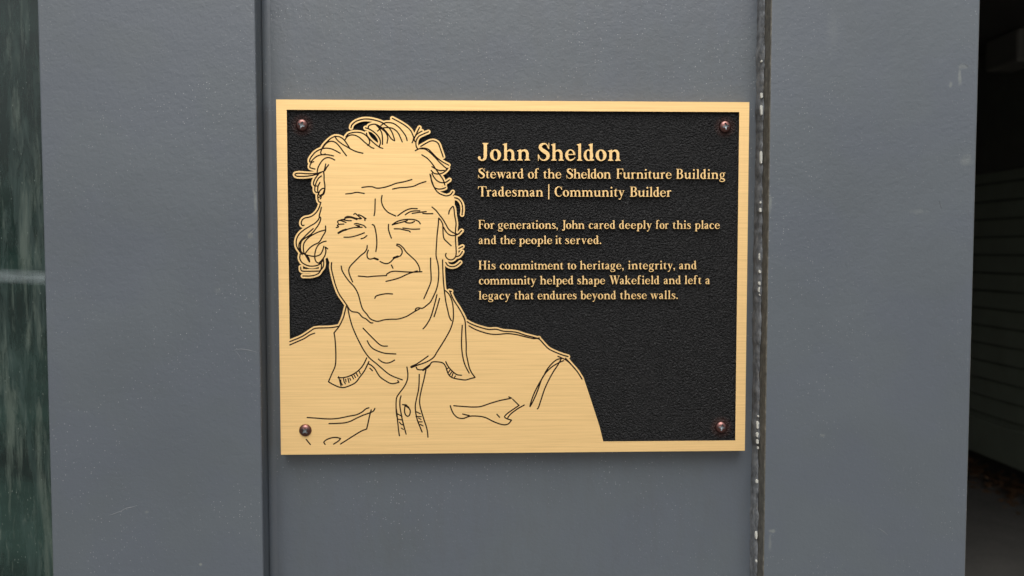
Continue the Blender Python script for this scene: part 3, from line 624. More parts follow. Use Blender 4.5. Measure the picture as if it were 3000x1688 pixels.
FACE = (
    '3475 8485 40 -6 50 -14 35 -15 35 -18 80 -47 6 -10 0 -10 -5 -10 -6 -4 -10 -3 -10 3 -90 52 -45 20 -60 16 -30 4 -25 1 -30 -3 -30 -7 -35 -12 -40 -17 -39 -25 -81 -67 -15 1 -12 11 0 15 7'
    ' 10 75 64 24 16 26 15 48 20 52 15 45 6;3750 8186 10 -10 2 -11 -7 -14 -10 -5 -125 -4 -135 -8 -70 -8 -35 -6 -55 -13 -70 -23 -80 -30 -80 -36 -45 -24 -35 -24 -30 -26 -37 -39 -28 -35 -2'
    '7 -40 -54 -110 -9 -6 -10 -1 -10 5 -6 7 -1 15 42 92 27 43 38 50 36 40 34 31 45 32 49 27 81 36 65 26 85 28 70 18 80 11 130 9 155 5;3480 7931 10 -8 3 -13 -3 -11 -10 -8 -20 -1 -95 0 -4'
    '0 -5 -25 -8 -25 -11 -60 -40 -52 -46 -150 -150 -133 -138 -171 -182 -14 -7 -10 2 -7 5 -4 5 -2 10 3 10 5 7 295 310 155 155 59 53 36 25 33 20 27 12 30 9 30 5 30 2;4640 7371 75 -78 48 -'
    '63 85 -140 26 -50 24 -55 29 -80 53 -170 72 -265 53 -220 -2 -15 -4 -5 -9 -5 -15 1 -6 4 -6 10 -49 205 -50 190 -67 225 -37 107 -19 43 -28 55 -82 135 -41 57 -80 88 -1 10 6 13 10 5;3015'
    ' 7175 8 -5 6 -10 0 -10 -9 -13 -10 -3 -50 -1 -20 -6 -30 -23 -71 -69 -34 -28 -25 -15 -60 -23 -25 -14 -27 -25 -75 -90 -23 -22 -20 -14 -25 -13 -30 -8 -105 -10 -30 -7 -30 -15 -20 -14 -2'
    '2 -22 -18 -23 -75 -128 -111 -164 -75 -105 -36 -55 -37 -70 -39 -90 -41 -115 -40 -130 -32 -130 -59 -260 -11 -65 -4 -55 4 -45 10 -70 0 -15 -6 -10 -8 -4 -10 -1 -10 5 -5 6 -3 9 -14 110 '
    '1 50 8 60 17 85 68 290 29 105 46 140 52 130 46 90 32 50 79 110 112 165 76 130 21 28 30 28 27 19 33 16 40 9 100 9 22 6 18 8 35 29 70 84 30 30 35 23 60 23 23 13 30 25 72 69 26 21 24 '
    '14 25 7;3170 7125 30 -3 35 -7 125 -35 80 -12 165 -11 155 0 55 -5 50 -9 65 -16 60 -18 70 -24 55 -24 50 -25 192 -121 163 -87 5 -4 5 -9 0 -16 45 6 30 -1 30 -8 35 -18 39 -28 146 -119 3'
    '5 -37 29 -44 31 -57 96 -203 25 -60 26 -70 21 -75 16 -75 14 -90 11 -100 7 -105 2 -85 -2 -85 -5 -65 -8 -75 -14 -90 -39 -150 -10 -50 -6 -45 -2 -50 4 -110 28 -420 14 -155 33 -260 12 -1'
    '55 2 -2 25 29 28 43 21 45 14 45 4 40 0 90 8 200 11 75 16 50 19 30 26 30 188 177 10 5 10 0 10 -6 5 -11 0 -10 -5 -8 -198 -187 -15 -20 -14 -25 -12 -40 -8 -60 -9 -190 0 -100 -2 -30 -5 '
    '-30 -22 -60 -33 -60 -31 -40 -51 -54 -10 -2 -10 2 -9 9 -3 10 -12 180 -36 295 -12 125 -31 475 -2 90 4 70 11 60 37 140 11 55 15 120 6 70 2 65 -1 70 -4 85 -14 135 -23 145 -29 105 -45 1'
    '15 -106 225 -39 66 -19 24 -21 21 -155 125 -27 19 -23 11 -20 6 -20 1 -80 -15 -25 -2 -40 6 -30 11 -15 12 -13 20 -17 54 -1 16 -54 32 -125 80 -70 40 -60 26 -70 25 -75 22 -75 16 -70 9 -'
    '140 -2 -115 7 -85 8 -80 13 -115 33 -45 8 -25 0 -25 -2 -55 -14 -80 -31 -30 -17 -25 -17 -23 -21 -16 -20 -69 -105 -100 -115 -18 -25 -16 -30 -19 -45 -14 -45 -39 -145 -25 -110 -32 -110 '
    '-29 -78 -38 -77 -33 -55 -45 -65 -34 -40 -110 -117 -64 -83 -53 -75 -68 -112 -36 -73 -14 -45 -14 -95 -5 -15 -6 -6 -10 -3 -10 1 -9 8 -3 15 11 80 10 45 21 55 40 75 72 115 78 105 40 50 '
    '100 105 37 45 50 75 41 75 18 40 16 45 33 105 32 140 47 170 24 60 22 40 34 45 81 91 79 119 16 18 24 22 26 18 31 17 71 30 63 19 30 4;5560 7106 8 -11 -1 -15 -52 -95 -13 -35 -14 -50 -7'
    '7 -340 -19 -100 -12 -75 -44 -365 -20 -225 -15 -315 -8 -365 -5 -15 -8 -5 -10 -2 -14 7 -5 15 7 340 10 240 8 135 13 150 29 255 21 165 17 100 18 90 69 305 17 65 24 60 45 80 6 6 10 4;49'
    '95 6975 10 -5 6 -10 68 -205 41 -135 70 -250 -4 -15 -11 -8 -15 0 -5 3 -7 10 -84 300 -94 290 0 10 5 9 10 6;4414 6735 -4 2 -1 -2 4 -15 7 -14 7 -6 13 -5 25 -5 29 0 -3 5;4670 6393 5 -4 '
    '6 -9 104 -231 84 -194 30 -80 17 -70 5 -45 2 -80 -16 -320 1 -305 -8 -14 -10 -5 -15 4 -6 5 -4 10 -1 285 16 335 -2 80 -4 45 -14 55 -25 70 -88 205 -106 235 -1 10 5 12 10 7;3080 6375 10'
    ' -3 7 -7 20 -45 13 -15 30 -16 45 -15 100 -24 60 -11 65 -8 80 -3 140 9 10 -5 5 -5 3 -7 -1 -10 -6 -10 -11 -5 -130 -9 -55 0 -60 5 -80 12 -65 13 -70 18 -40 13 -25 11 -25 17 -14 15 -9 1'
    '5 -19 45 0 10 7 10;2370 5845 10 -3 5 -4 4 -8 1 -10 -52 -120 -35 -90 -16 -50 -12 -55 -4 -30 -1 -30 5 -30 10 -30 14 -30 20 -30 56 -63 247 -247 46 -40 92 -71 21 -19 22 -25 18 -25 17 -'
    '30 13 -30 10 -30 5 -30 5 -65 -2 -10 -9 -9 -15 -1 -10 5 -4 5 -3 15 -6 65 -5 25 -22 50 -30 45 -35 34 -93 71 -50 45 -250 250 -33 35 -24 31 -18 29 -17 35 -12 40 -6 45 4 50 14 65 15 46 '
    '37 94 53 123 10 10;3460 5826 190 -43 120 -32 80 -26 90 -34 200 -95 65 -25 120 -40 125 -4 155 -11 12 -6 5 -10 -2 -15 -10 -9 -10 -2 -40 3 -5 -2 2 -35 -4 -30 -9 -40 -14 -45 -20 -46 -2'
    '6 -49 -28 -45 -36 -49 -70 -73 -215 -198 -33 -40 -60 -90 -47 -52 -35 -33 -31 -25 -29 -19 -25 -12 -25 -5 -45 -6 -10 2 -6 5 -6 10 1 10 6 10 -15 12 -5 13 2 10 8 9 65 28 20 12 15 12 40 '
    '43 20 35 6 21 4 25 -2 40 -12 30 -36 61 -10 0 -35 8 -20 -9 -15 0 -140 48 -10 9 -6 13 -1 15 6 15 -1 5 -63 67 -24 23 -21 14 -35 19 -25 10 -25 5 -20 0 -25 -2 -35 -8 -45 -15 -90 -45 -12'
    ' 2 -10 10 -2 10 4 11 5 5 70 37 26 12 34 11 35 9 35 5 30 1 25 -4 50 -18 55 -34 25 -23 45 -49 50 -50 115 -39 10 -6 10 -11 40 -10 10 -7 15 -1 7 -4 39 -65 15 -35 7 -40 -1 -25 -3 -25 -7'
    ' -25 -14 -30 -18 -27 -25 -28 -25 -23 -20 -14 -24 -13 -47 -20 6 -3 40 6 20 8 25 15 25 20 37 34 48 53 62 92 33 40 35 35 80 70 110 103 37 37 33 39 25 36 27 45 21 40 19 45 14 45 7 35 1'
    ' 25 -4 30 -35 3 -4 -3 3 -10 -2 -10 -7 -8 -10 -4 -140 40 -185 -4 -335 -24 -90 -1 -50 6 -40 8 -40 13 -32 14 -32 20 -61 45 -5 7 -2 8 5 15 -3 4 -355 17 -65 5 -115 14 -50 4 -45 -2 -85 -'
    '11 -175 -13 -10 2 -10 12 -1 8 3 10 4 5 9 5 155 12 105 13 65 1 170 -19 425 -22 10 -6 5 -14 -2 -10 -9 -10 76 -55 25 -13 35 -13 40 -10 45 -7 45 -2 55 2 280 21 115 5 5 2 -101 40 -169 8'
    '1 -75 30 -95 30 -95 26 -225 51 -10 7 -3 5 -1 10 3 10 6 6 10 3;3680 5402 5 -3 6 -9 -1 -15 -51 -105 -4 -5 -10 -6 -15 3 -9 8 -2 15 49 100 5 10 7 7 10 3;5565 5136 20 -4 25 -9 25 -15 23'
    ' -18 22 -22 17 -23 11 -20 11 -30 13 -65 3 -65 -6 -165 -16 -235 -2 -170 4 -3 60 19 10 1 13 -7 5 -15 -3 -10 -10 -9 -75 -23 -3 -3 4 -100 15 -140 1 -80 -9 -75 -33 -165 -20 -205 -18 -80'
    ' -8 -15 -9 -10 -15 -6 -15 1 -15 7 -17 13 -43 44 -31 46 -25 55 -11 40 -8 60 5 13 10 6 15 -1 9 -8 14 -75 14 -40 15 -30 18 -29 30 -35 25 -21 4 5 15 75 20 205 32 155 9 75 -2 80 -14 135'
    ' -4 80 -1 5 -4 1 -45 -19 -40 -24 -45 -34 -40 -39 -15 -17 -18 -28 -109 -200 -38 -63 -40 -56 -99 -126 -56 -76 -40 -46 -50 -46 -80 -66 -10 -3 -10 2 -7 5 -5 10 2 15 100 84 41 41 201 26'
    '0 42 65 116 212 31 48 49 50 51 40 54 32 60 24 4 4 2 190 15 235 7 170 -5 65 -9 40 -11 30 -12 20 -21 23 -20 17 -20 13 -15 6 -20 4 -25 1 -25 -3 -35 -10 -25 -15 -28 -26 -17 -24 -11 -26'
    ' -5 -25 2 -15 19 -45 -2 -10 -8 -10 -15 -3 -13 8 -19 40 -6 20 2 35 13 40 18 30 32 35 33 23 35 15 45 8;3200 5131 10 -7 9 -14 1 -15 -6 -15 -14 -11 -40 -14 -30 -14 -20 -3 -30 -10 -15 0'
    ' -15 7 -10 12 -5 3 -95 18 -15 -1 -10 -4 -27 -18 -15 -20 -7 -20 -4 -35 0 -35 8 -43 32 -87 1 -10 -5 -10 -13 -7 -10 1 -9 6 -37 95 -7 30 -3 40 1 40 6 30 9 25 20 27 30 24 20 9 15 4 20 1'
    ' 20 -2 90 -18 125 42 15 2;3135 4861 9 -11 18 -100 10 -65 6 -85 2 -80 -2 -70 -7 -85 -11 -95 -21 -130 -23 -90 -15 -40 -16 -25 -15 -13 -15 -7 -40 -10 -10 4 -6 6 -4 10 2 10 9 10 44 15 '
    '8 10 8 15 11 35 20 80 23 135 14 140 3 135 -3 65 -7 75 -24 145 4 10 8 7 10 2;2665 4452 75 -22 40 -20 26 -20 49 -45 6 -10 -2 -15 -4 -5 -10 -6 -15 2 -55 50 -27 19 -28 12 -77 23 -5 5 -'
    '4 10 4 15 12 8;3635 4431 11 -11 1 -15 -48 -125 -27 -90 -14 -60 -4 -50 7 -115 -6 -9 -5 -4 -15 -2 -10 6 -5 9 -7 80 -1 55 7 55 14 55 25 80 49 130 3 5 10 7;2295 4400 70 -10 60 -13 70 -'
    '17 60 -18 100 -37 115 -46 8 -9 2 -15 -5 -9 -5 -4 -15 -3 -110 44 -135 48 -85 23 -65 13 -70 11 -45 4 -145 -1 -11 9 -3 15 5 10 14 7 120 3;1945 4276 90 -51 45 -23 35 -13 70 -19 10 -5 1'
    '0 -12 95 -28 90 -23 60 -9 75 -6 170 -5 10 -7 4 -5 1 -15 -7 -10 -11 -5 -67 2 -3 -2 7 -15 -1 -10 -8 -11 -15 -8 -30 -7 -85 -13 -9 4 -6 7 -3 8 2 10 11 12 50 9 10 4 -12 5 -8 9 -75 6 -60'
    ' 9 -65 15 -125 36 -5 1 -10 -5 -15 -2 -75 20 -30 10 -60 30 -90 51 -10 8 -7 12 -2 10 2 10 4 10 8 8 10 5 15 1;4235 4236 10 -3 8 -8 3 -10 -2 -10 -19 -23 -13 -12 -17 -10 -25 -7 -85 -16 '
    '-140 -34 -55 -9 -65 -3 -115 0 -10 4 -7 10 -1 10 3 7 5 6 10 5 140 1 50 4 70 14 105 27 85 15 25 9 25 27;4410 4145 135 -8 10 -8 4 -14 -4 -10 -4 -5 -11 -4 -145 7 -75 -1 -65 -4 -115 -13'
    ' -140 -20 -15 6 -6 14 5 15 11 7 105 16 185 20 60 3;2810 4095 10 -2 10 -8 3 -15 -5 -10 -53 -57 -20 -14 -30 -14 -150 -44 -55 -11 -20 0 -30 6 -35 13 -12 11 -1 10 3 10 5 6 10 4 10 -1 4'
    '5 -15 30 0 35 7 150 44 20 9 15 9 53 57;1865 4095 60 -16 15 -7 7 -7 6 -10 0 -15 -7 -15 -17 -20 6 -5 35 -9 25 -4 115 -7 11 -5 6 -10 1 -10 -3 -7 -5 -5 -10 -5 -110 6 -55 9 -3 -3 7 -10 '
    '1 -10 -20 -40 1 -5 14 -12 30 -9 25 4 85 27 90 34 13 -4 8 -10 1 -10 -7 -13 -70 -29 -53 -18 3 -3 120 22 60 9 100 0 14 -8 4 -10 -1 -10 -6 -10 -11 -5 -95 0 -99 -15 7 -15 2 -16 30 -3 75'
    ' -12 45 0 65 17 60 20 70 27 10 1 15 -3 9 -6 8 -10 3 -10 80 9 10 -2 10 -6 25 -1 9 -5 6 -10 0 -10 -5 -9 -94 -81 -5 -5 4 -1 80 36 70 55 9 10 5 10 4 55 6 10 6 3 15 1 10 -8 4 -11 1 -43 '
    '15 4 10 -3 8 -8 2 -15 -5 -10 -5 -4 -100 -63 -60 -32 -80 -35 -10 1 -7 3 -5 5 -6 15 -2 0 -45 -40 -20 -13 -20 -7 -20 3 -15 8 -30 24 -3 15 8 14 10 4 10 -1 31 -22 4 -2 5 1 20 15 117 101'
    ' -2 2 -65 -2 -55 -8 -130 -43 -30 -6 -65 -8 -20 -2 -20 2 -25 6 -25 10 -27 14 -18 17 -7 13 -1 30 -2 2 -25 5 -65 6 -60 23 -30 7 -22 12 -18 16 -9 14 -3 10 0 15 2 10 25 45 10 5 14 0 -14'
    ' 1 -4 4 -21 8 -10 7 -8 10 -3 10 1 15 9 15 14 15 -3 3 -45 12 -10 9 -3 11 3 10 10 9;3660 4005 195 -56 190 -49 5 1 60 31 40 11 60 4 40 -3 35 -6 16 2 87 -50 6 -15 -3 -10 -4 -5 -12 -5 -'
    '10 1 -70 33 -35 11 -45 4 -55 -3 -25 -5 -25 -11 6 -5 34 -10 8 -5 5 -10 0 -10 -8 -12 -7 -3 22 -3 70 0 45 2 65 9 65 15 45 18 36 24 20 20 24 45 10 9 10 2 10 -3 8 -8 2 -10 -2 -10 -21 -4'
    '0 -22 -28 -40 -30 -50 -24 -60 -17 -80 -12 -85 -5 -80 2 -115 12 -85 16 -70 20 -67 26 -74 40 -89 69 -6 11 3 15 8 7;3766 3930 -3 0 6 -5 56 -28 55 -22 45 -14 50 -11 65 -11 65 -7 10 0 3'
    ' 3 -138 39 -205 53 -5 -1;3775 3721 12 -6 6 -10 0 -10 -8 -13 -190 -85 -49 -27 -31 -25 -40 -38 -32 -37 -32 -45 -25 -45 -21 -46 -15 -49 -9 -50 -3 -45 1 -35 19 -105 1 -15 -7 -10 -7 -4 '
    '-10 -1 -10 4 -7 11 -21 110 -2 30 3 55 8 50 14 55 23 55 31 55 35 50 36 42 40 39 40 31 61 33 179 80;3840 3715 10 -4 105 -81 70 -47 75 -43 70 -32 55 -18 50 -8 40 -2 155 4 10 -6 5 -8 -'
    '1 -15 -9 -10 -10 -3 -175 -4 -35 3 -30 5 -30 8 -40 14 -60 27 -65 35 -75 48 -70 51 -60 47 -8 9 -2 10 5 13 10 7;3085 3707 10 -7 4 -10 22 -110 6 -70 12 -355 -3 -10 -4 -5 -12 -5 -10 1 -'
    '6 4 -4 5 -3 10 -12 355 -9 80 -19 95 1 10 7 9 10 4;4085 3681 90 -63 45 -23 45 -19 43 -11 47 -6 200 -6 11 -13 0 -15 -8 -10 -13 -4 -160 3 -70 7 -60 14 -50 20 -50 25 -35 23 -55 42 -6 1'
    '0 1 15 10 10;4910 3645 55 -2 10 -4 8 -9 0 -15 -7 -10 -11 -5 -115 5 -75 0 -111 -10 -23 -5 119 -13 10 -10 2 -12 -7 -13 -15 -6 -200 20 -20 1 -10 3 -220 33 -13 7 -6 15 3 10 4 5 7 5 10 '
    '1 185 -29 140 -15 4 3 -10 10 -2 15 7 10 11 5 130 13 55 0;2185 3015 155 -13 35 -6 95 -24 45 -7 40 -1 40 4 170 31 10 -2 5 -4 5 -8 1 -10 -6 -12 -10 -6 -170 -31 -40 -4 -45 0 -50 7 -90 '
    '23 -40 8 -165 14 -12 11 -1 15 8 12 10 4;3685 2856 145 -32 70 -11 50 -4 170 -8 120 -15 90 -17 35 -10 39 -14 131 -62 45 -18 175 -54 10 -11 1 -15 -6 -9 -5 -4 -15 -1 -125 38 -85 30 -15'
    '0 70 -35 12 -50 12 -70 12 -125 15 -155 6 -60 6 -60 10 -155 34 -8 4 -6 10 1 15 3 5 10 6;3280 2825 120 -18 75 -19 130 -42 140 -56 65 -21 40 -9 180 -33 115 -31 160 -48 9 -8 3 -15 -4 -'
    '10 -7 -5 -6 -2 -10 0 -165 50 -85 23 -230 44 -65 20 -140 56 -110 36 -85 24 -80 15 -95 10 -65 -1 -35 -7 -85 -32 -30 -5 -50 -3 -50 0 -85 6 -145 22 -12 9 -3 15 5 11 5 4 10 3 135 -21 70'
    ' -6 65 -1 40 2 30 5 85 31 35 8 55 4')
SHIRT = (
    '1435 11136 10 -6 4 -5 2 -15 -6 -11 -30 -39 -3 -10 3 -7 20 -25 22 -18 34 -20 44 -21 50 -18 45 -13 50 -11 45 -4 45 -1 50 5 30 7 45 16 -30 37 -33 28 -143 90 -7 10 1 15 10 10 12 2 10 -'
    '3 105 -65 56 -39 30 -30 44 -55 2 -10 -2 -9 -10 -10 -90 -31 -50 -8 -50 -2 -55 3 -55 9 -65 17 -55 20 -55 27 -40 25 -31 29 -12 15 -8 15 -5 25 3 15 5 10 38 50 10 6;955 11136 10 -6 4 -5'
    ' 2 -10 -2 -10 -133 -170 -11 -6 -15 3 -5 4 -5 9 0 10 5 9 130 166 10 6;1930 11130 10 -3 425 -270 205 -125 90 -46 125 -43 10 -6 4 -7 36 -145 55 -255 33 -130 72 -35 20 -14 15 -15 17 -2'
    '6 25 -55 0 -15 -7 -9 -15 -4 -9 3 -6 5 -35 70 -20 19 -25 14 -15 7 13 -45 -2 -15 -11 -11 -15 0 -12 11 -23 77 -5 5 -55 22 -160 56 -60 24 -165 75 -160 83 -43 18 -52 18 -50 14 -55 12 -9'
    '5 12 -245 10 -185 3 -12 6 -6 10 2 15 11 10 10 1 190 -3 205 -8 95 -8 85 -16 65 -18 80 -29 50 -24 125 -66 185 -84 60 -23 167 -57 0 5 -26 105 -49 230 -37 147 -95 31 -70 32 -90 51 -185'
    ' 114 -405 258 -7 12 1 10 6 10;4780 10925 9 -10 2 -10 -7 -90 -10 -95 -18 -100 -20 -80 -68 -205 -54 -175 -24 -85 -36 -135 -15 -70 -9 -60 -4 -50 1 -55 5 -70 10 -75 10 -60 48 -215 82 -'
    '325 55 -265 1 -10 -6 -10 3 -4 30 -17 20 -14 21 -20 21 -25 28 -21 8 -14 1 -15 31 -54 11 -16 14 -11 35 -10 50 -4 75 3 90 10 45 10 35 14 25 17 25 28 25 38 23 45 31 115 32 85 24 48 25 '
    '34 30 31 40 29 40 21 65 21 80 17 205 34 70 4 30 -2 35 -7 105 -34 160 -41 8 -5 6 -10 0 -10 -4 -9 -67 -86 -38 -57 -37 -68 -26 -60 -21 -65 -19 -75 -61 -295 -11 -80 -3 -50 3 -165 -1 -9'
    '5 -26 -640 -8 -95 -14 -65 -15 -40 -36 -78 -70 -133 -81 -139 -133 -205 -25 -45 -33 -65 -76 -175 3 -5 15 4 15 -5 8 -14 -3 -13 -10 -9 -65 -17 -10 1 -6 3 -7 10 -1 10 82 195 42 85 31 55'
    ' 142 220 86 150 70 135 25 55 13 40 12 60 7 85 25 645 2 75 -3 185 5 60 9 65 65 315 18 70 18 55 30 70 40 73 35 53 50 64 -5 4 -125 32 -100 33 -30 5 -35 2 -75 -7 -180 -29 -72 -15 41 -5'
    '5 -2 -15 -4 -5 -8 -5 -10 1 -10 7 -32 42 -3 10 3 10 -3 2 -47 -17 -4 -5 41 -118 75 51 30 14 25 8 40 6 85 7 10 -2 7 -6 4 -10 -1 -10 -5 -8 -10 -6 -95 -8 -45 -11 -45 -24 -60 -47 -75 -72'
    ' -45 -50 -39 -49 -27 -40 -17 -30 -47 -105 -5 -6 -10 -5 -10 1 -8 5 -6 10 0 10 49 112 43 68 0 5 -33 20 -17 -50 -36 -65 -32 -41 -35 -29 -30 -15 -50 -15 -65 -9 -100 -8 -45 0 -40 3 -30 '
    '7 -25 12 -15 11 -12 14 -36 60 -12 3 -10 5 -200 143 -40 4 -30 1 -45 -5 -30 -7 -15 -6 -10 -8 -13 -40 -8 -15 -9 -5 -10 -1 -10 5 -5 6 -2 15 14 45 8 14 15 16 30 14 35 9 45 5 60 -1 5 8 1'
    '0 9 10 4 10 1 15 -4 50 -36 2 1 -54 265 -83 330 -45 205 -14 80 -7 70 -5 70 0 60 6 60 11 65 52 200 73 245 67 200 20 75 14 75 11 80 11 135 5 10 6 5 10 3;3850 10871 10 -9 3 -12 -16 -10'
    '0 -15 -120 -18 -185 -9 -117 5 -1 80 18 30 7 3 3 27 117 -20 -4 -20 -11 -15 -15 -40 -53 -10 -3 -12 4 -7 10 0 10 39 55 24 25 30 15 42 10 31 115 -1 10 4 2 44 163 8 10 13 4 10 -3 5 -4 5'
    ' -12 -80 -310 -38 -160 -21 -100 9 -15 -1 -10 -4 -7 -11 -8 -44 -260 -7 -95 2 -120 8 -70 28 -95 -1 -15 -9 -10 -11 -2 -10 3 -8 9 -31 105 -9 80 -2 100 4 85 41 256 -5 1 -96 -52 -13 -130'
    ' -9 -15 -3 -135 3 -80 8 -90 8 -45 14 -40 17 -30 20 -30 77 -105 84 -107 40 -59 35 -63 25 -51 26 -65 14 -45 11 -55 5 -40 3 -55 0 -65 -7 -60 -22 -150 -5 -11 -5 -4 -10 -3 -15 5 -6 8 -1'
    ' 10 25 175 4 50 -1 70 -4 45 -7 45 -20 68 -37 87 -53 96 -31 44 -74 95 -80 107 -35 53 -15 30 -10 29 -8 31 -6 40 -9 125 1 130 4 115 17 185 5 10 8 5 2 5 17 200 18 185 14 115 17 115 5 1'
    '0 5 4 10 4;4580 10755 10 -3 5 -4 5 -8 1 -10 -92 -230 1 -1 95 54 10 0 10 -5 5 -8 0 -10 -5 -9 -5 -4 -95 -53 -15 2 -10 12 -22 -58 112 -1 12 -9 2 -15 -4 -7 -10 -6 -126 -2 -12 -35 -27 -'
    '100 10 -2 125 7 10 -5 3 -5 1 -15 -4 -6 -10 -6 -135 -9 -10 -4 -17 -90 -2 -15 4 -4 120 60 10 1 10 -6 4 -6 1 -10 -5 -10 -5 -4 -142 -71 -3 -5 -6 -80 0 -85 12 -95 50 -230 36 -145 11 -60'
    ' 8 -70 13 -190 4 -245 -3 -10 -4 -5 -6 -3 -10 -2 -12 5 -4 5 -3 10 -4 240 -8 135 -12 110 -15 85 -36 145 -47 220 -12 95 0 95 11 125 18 110 0 5 -6 10 0 10 5 9 10 6 23 90 25 80 127 320 '
    '10 19;3975 10661 10 -6 3 -5 2 -10 -4 -10 -76 -47 -10 -1 -10 6 -5 12 2 10 4 5 69 43;7290 10540 30 -3 40 -9 32 -13 28 -17 20 -16 15 -17 66 -90 1 -15 -7 -10 -5 -3 -133 -42 13 -3 10 -6'
    ' 45 -66 30 -36 40 -37 40 -33 125 -92 85 -54 165 -90 5 -4 5 -9 0 -10 -6 -10 -9 -6 -15 2 -170 92 -45 27 -65 45 -125 94 -41 36 -29 30 -28 35 -42 62 -2 8 1 10 9 10 -3 2 -25 -11 -39 -26'
    ' -9 -10 -1 -5 14 -21 43 -44 37 -32 60 -44 150 -104 160 -105 9 -10 2 -10 -6 -13 -215 -213 -15 -2 -10 7 -5 11 3 15 190 190 0 5 -158 104 -165 116 -65 53 -40 40 -18 22 -12 25 -1 20 8 2'
    '0 18 19 31 21 34 18 40 15 75 23 5 4 -36 50 -29 30 -20 13 -25 12 -25 7 -25 4 -45 1 -55 -8 -55 -13 -65 -20 -90 -36 -130 -59 -140 -76 -40 -19 -80 -28 -100 -22 -90 -11 -110 -7 -80 0 -8'
    '0 6 -10 -13 -10 -5 -220 -55 -12 4 -8 10 0 15 10 11 172 44 11 5 -103 43 -45 12 -50 2 -35 -2 -40 -7 -29 -8 -36 -16 -35 -25 -40 -39 -35 -43 -29 -47 -29 -65 -26 -70 -24 -90 -7 -9 -10 -'
    '3 -11 2 -10 10 -1 15 32 115 30 76 33 64 40 55 47 50 45 35 40 21 30 10 45 9 45 5 45 -1 30 -3 25 -6 125 -51 30 -8 35 -6 80 -5 80 1 105 8 70 9 90 19 75 24 45 21 140 76 125 58 105 41 5'
    '5 17 70 17 50 7;4550 10337 10 -7 4 -10 -1 -10 -8 -9 -85 -47 -10 -1 -10 7 -3 5 -2 10 5 10 5 4 82 46;3912 10310 -111 -25 -11 -126 5 1 100 55 18 90;1715 10300 105 -9 120 -16 270 -58 1'
    '70 -27 80 -19 75 -29 88 -47 52 -34 70 -64 25 -19 30 -14 55 -15 15 -7 7 -12 -1 -10 -6 -10 -15 -5 -65 17 -30 13 -31 20 -74 67 -40 28 -85 47 -81 33 -74 18 -170 27 -230 50 -85 14 -95 1'
    '2 -100 8 -65 2 -100 -1 -165 -9 -250 -24 -260 -19 -11 7 -5 15 6 14 15 6 230 17 245 24 95 7 155 6;7120 10285 6 -5 5 -10 -1 -10 -5 -9 -85 -97 -5 -4 -10 -3 -15 6 -7 12 3 15 89 101 10 6'
    ';4135 10231 15 -6 15 -9 12 -11 11 -15 10 -20 10 -30 10 -50 2 -45 -4 -30 -6 -20 -10 -20 -26 -35 2 -15 -4 -15 -7 -10 -60 -45 -4 -5 0 -15 -6 -9 -5 -3 -10 -2 -15 4 -20 -14 -10 -3 -15 2'
    ' -10 5 -60 -9 -10 2 -8 7 -3 10 1 10 5 7 10 6 55 10 11 12 -8 35 -7 45 -5 55 0 30 2 30 6 35 8 30 11 30 12 20 12 15 33 27 30 11 15 0;4122 10190 -12 1 -10 -4 -11 -7 -17 -15 -16 -25 -13'
    ' -40 -8 -45 -2 -40 7 -75 6 -35 4 -6 85 61 27 35 12 25 4 25 -1 25 -4 35 -8 30 -9 25 -9 15 -12 10;8350 10020 10 -2 25 -21 12 -17 13 -27 28 -78 132 -415 40 -110 47 -110 39 -85 62 -125'
    ' 64 -120 78 -135 125 -185 59 -100 131 -56 9 -9 2 -10 -3 -10 -8 -8 -10 -3 -85 34 -3 -3 33 -63 15 -5 5 1 60 28 45 24 49 35 61 55 105 110 72 85 13 9 41 51 34 45 33 50 114 185 8 7 10 2'
    ' 10 -4 6 -5 4 -10 -4 -15 -113 -185 -63 -89 -60 -74 -75 -82 -86 -100 -149 -162 -15 -1 -10 6 -6 12 3 15 -2 1 -110 -51 -115 -49 -10 -2 -13 6 -4 5 -3 10 3 10 7 8 86 37 -1 2 -3 3 -62 14'
    ' -35 12 -30 13 -34 21 -41 31 -45 40 -59 59 -40 45 -66 85 -64 95 -22 40 -37 80 -46 70 -44 85 -78 130 -89 169 -60 126 -50 120 -45 125 -32 105 -27 120 3 15 11 8 20 1 10 -5 46 -79 34 -'
    '66 68 -144 57 -130 50 -130 121 -345 59 -99 30 -55 40 -51 45 -51 60 -62 56 -52 44 -36 50 -36 65 -41 60 -32 -38 60 -99 145 -63 105 -90 166 -105 217 -42 97 -36 95 -161 500 -22 50 -7 1'
    '0 -18 15 -4 8 -1 7 3 10 8 8;6305 9945 65 -2 60 -4 60 -8 40 -9 75 -22 210 -75 250 -74 115 -27 195 -36 130 -29 10 -4 5 -5 3 -15 -5 -10 -8 -6 -85 -40 -15 -1 -10 6 -4 6 -1 15 10 12 28 '
    '13 -8 4 -245 46 -105 25 -115 32 -160 49 -245 85 -55 14 -55 9 -40 5 -80 3 -140 0 -135 -9 -440 -39 -10 6 -7 15 7 15 10 6 505 44 95 5;8167 9780 -2 4 -3 -4 1 -5 29 -90 58 -155 65 -145 '
    '65 -128 5 -2 0 -8 0 8 -31 90 -49 130 -65 150;2070 9275 40 -8 55 -17 80 -29 60 -26 60 -29 40 -24 35 -24 27 -23 35 -40 75 -110 103 -131 46 -64 49 -85 75 -157 55 27 35 22 45 40 45 48 '
    '40 55 58 110 42 65 25 34 29 31 40 35 47 35 59 39 83 51 52 28 45 19 40 10 50 4 50 -4 55 -14 100 -31 9 -7 5 -10 -4 -15 -40 -54 -5 -5 -10 -3 -10 2 -6 5 -4 5 -2 10 2 10 19 25 3 5 -2 1 '
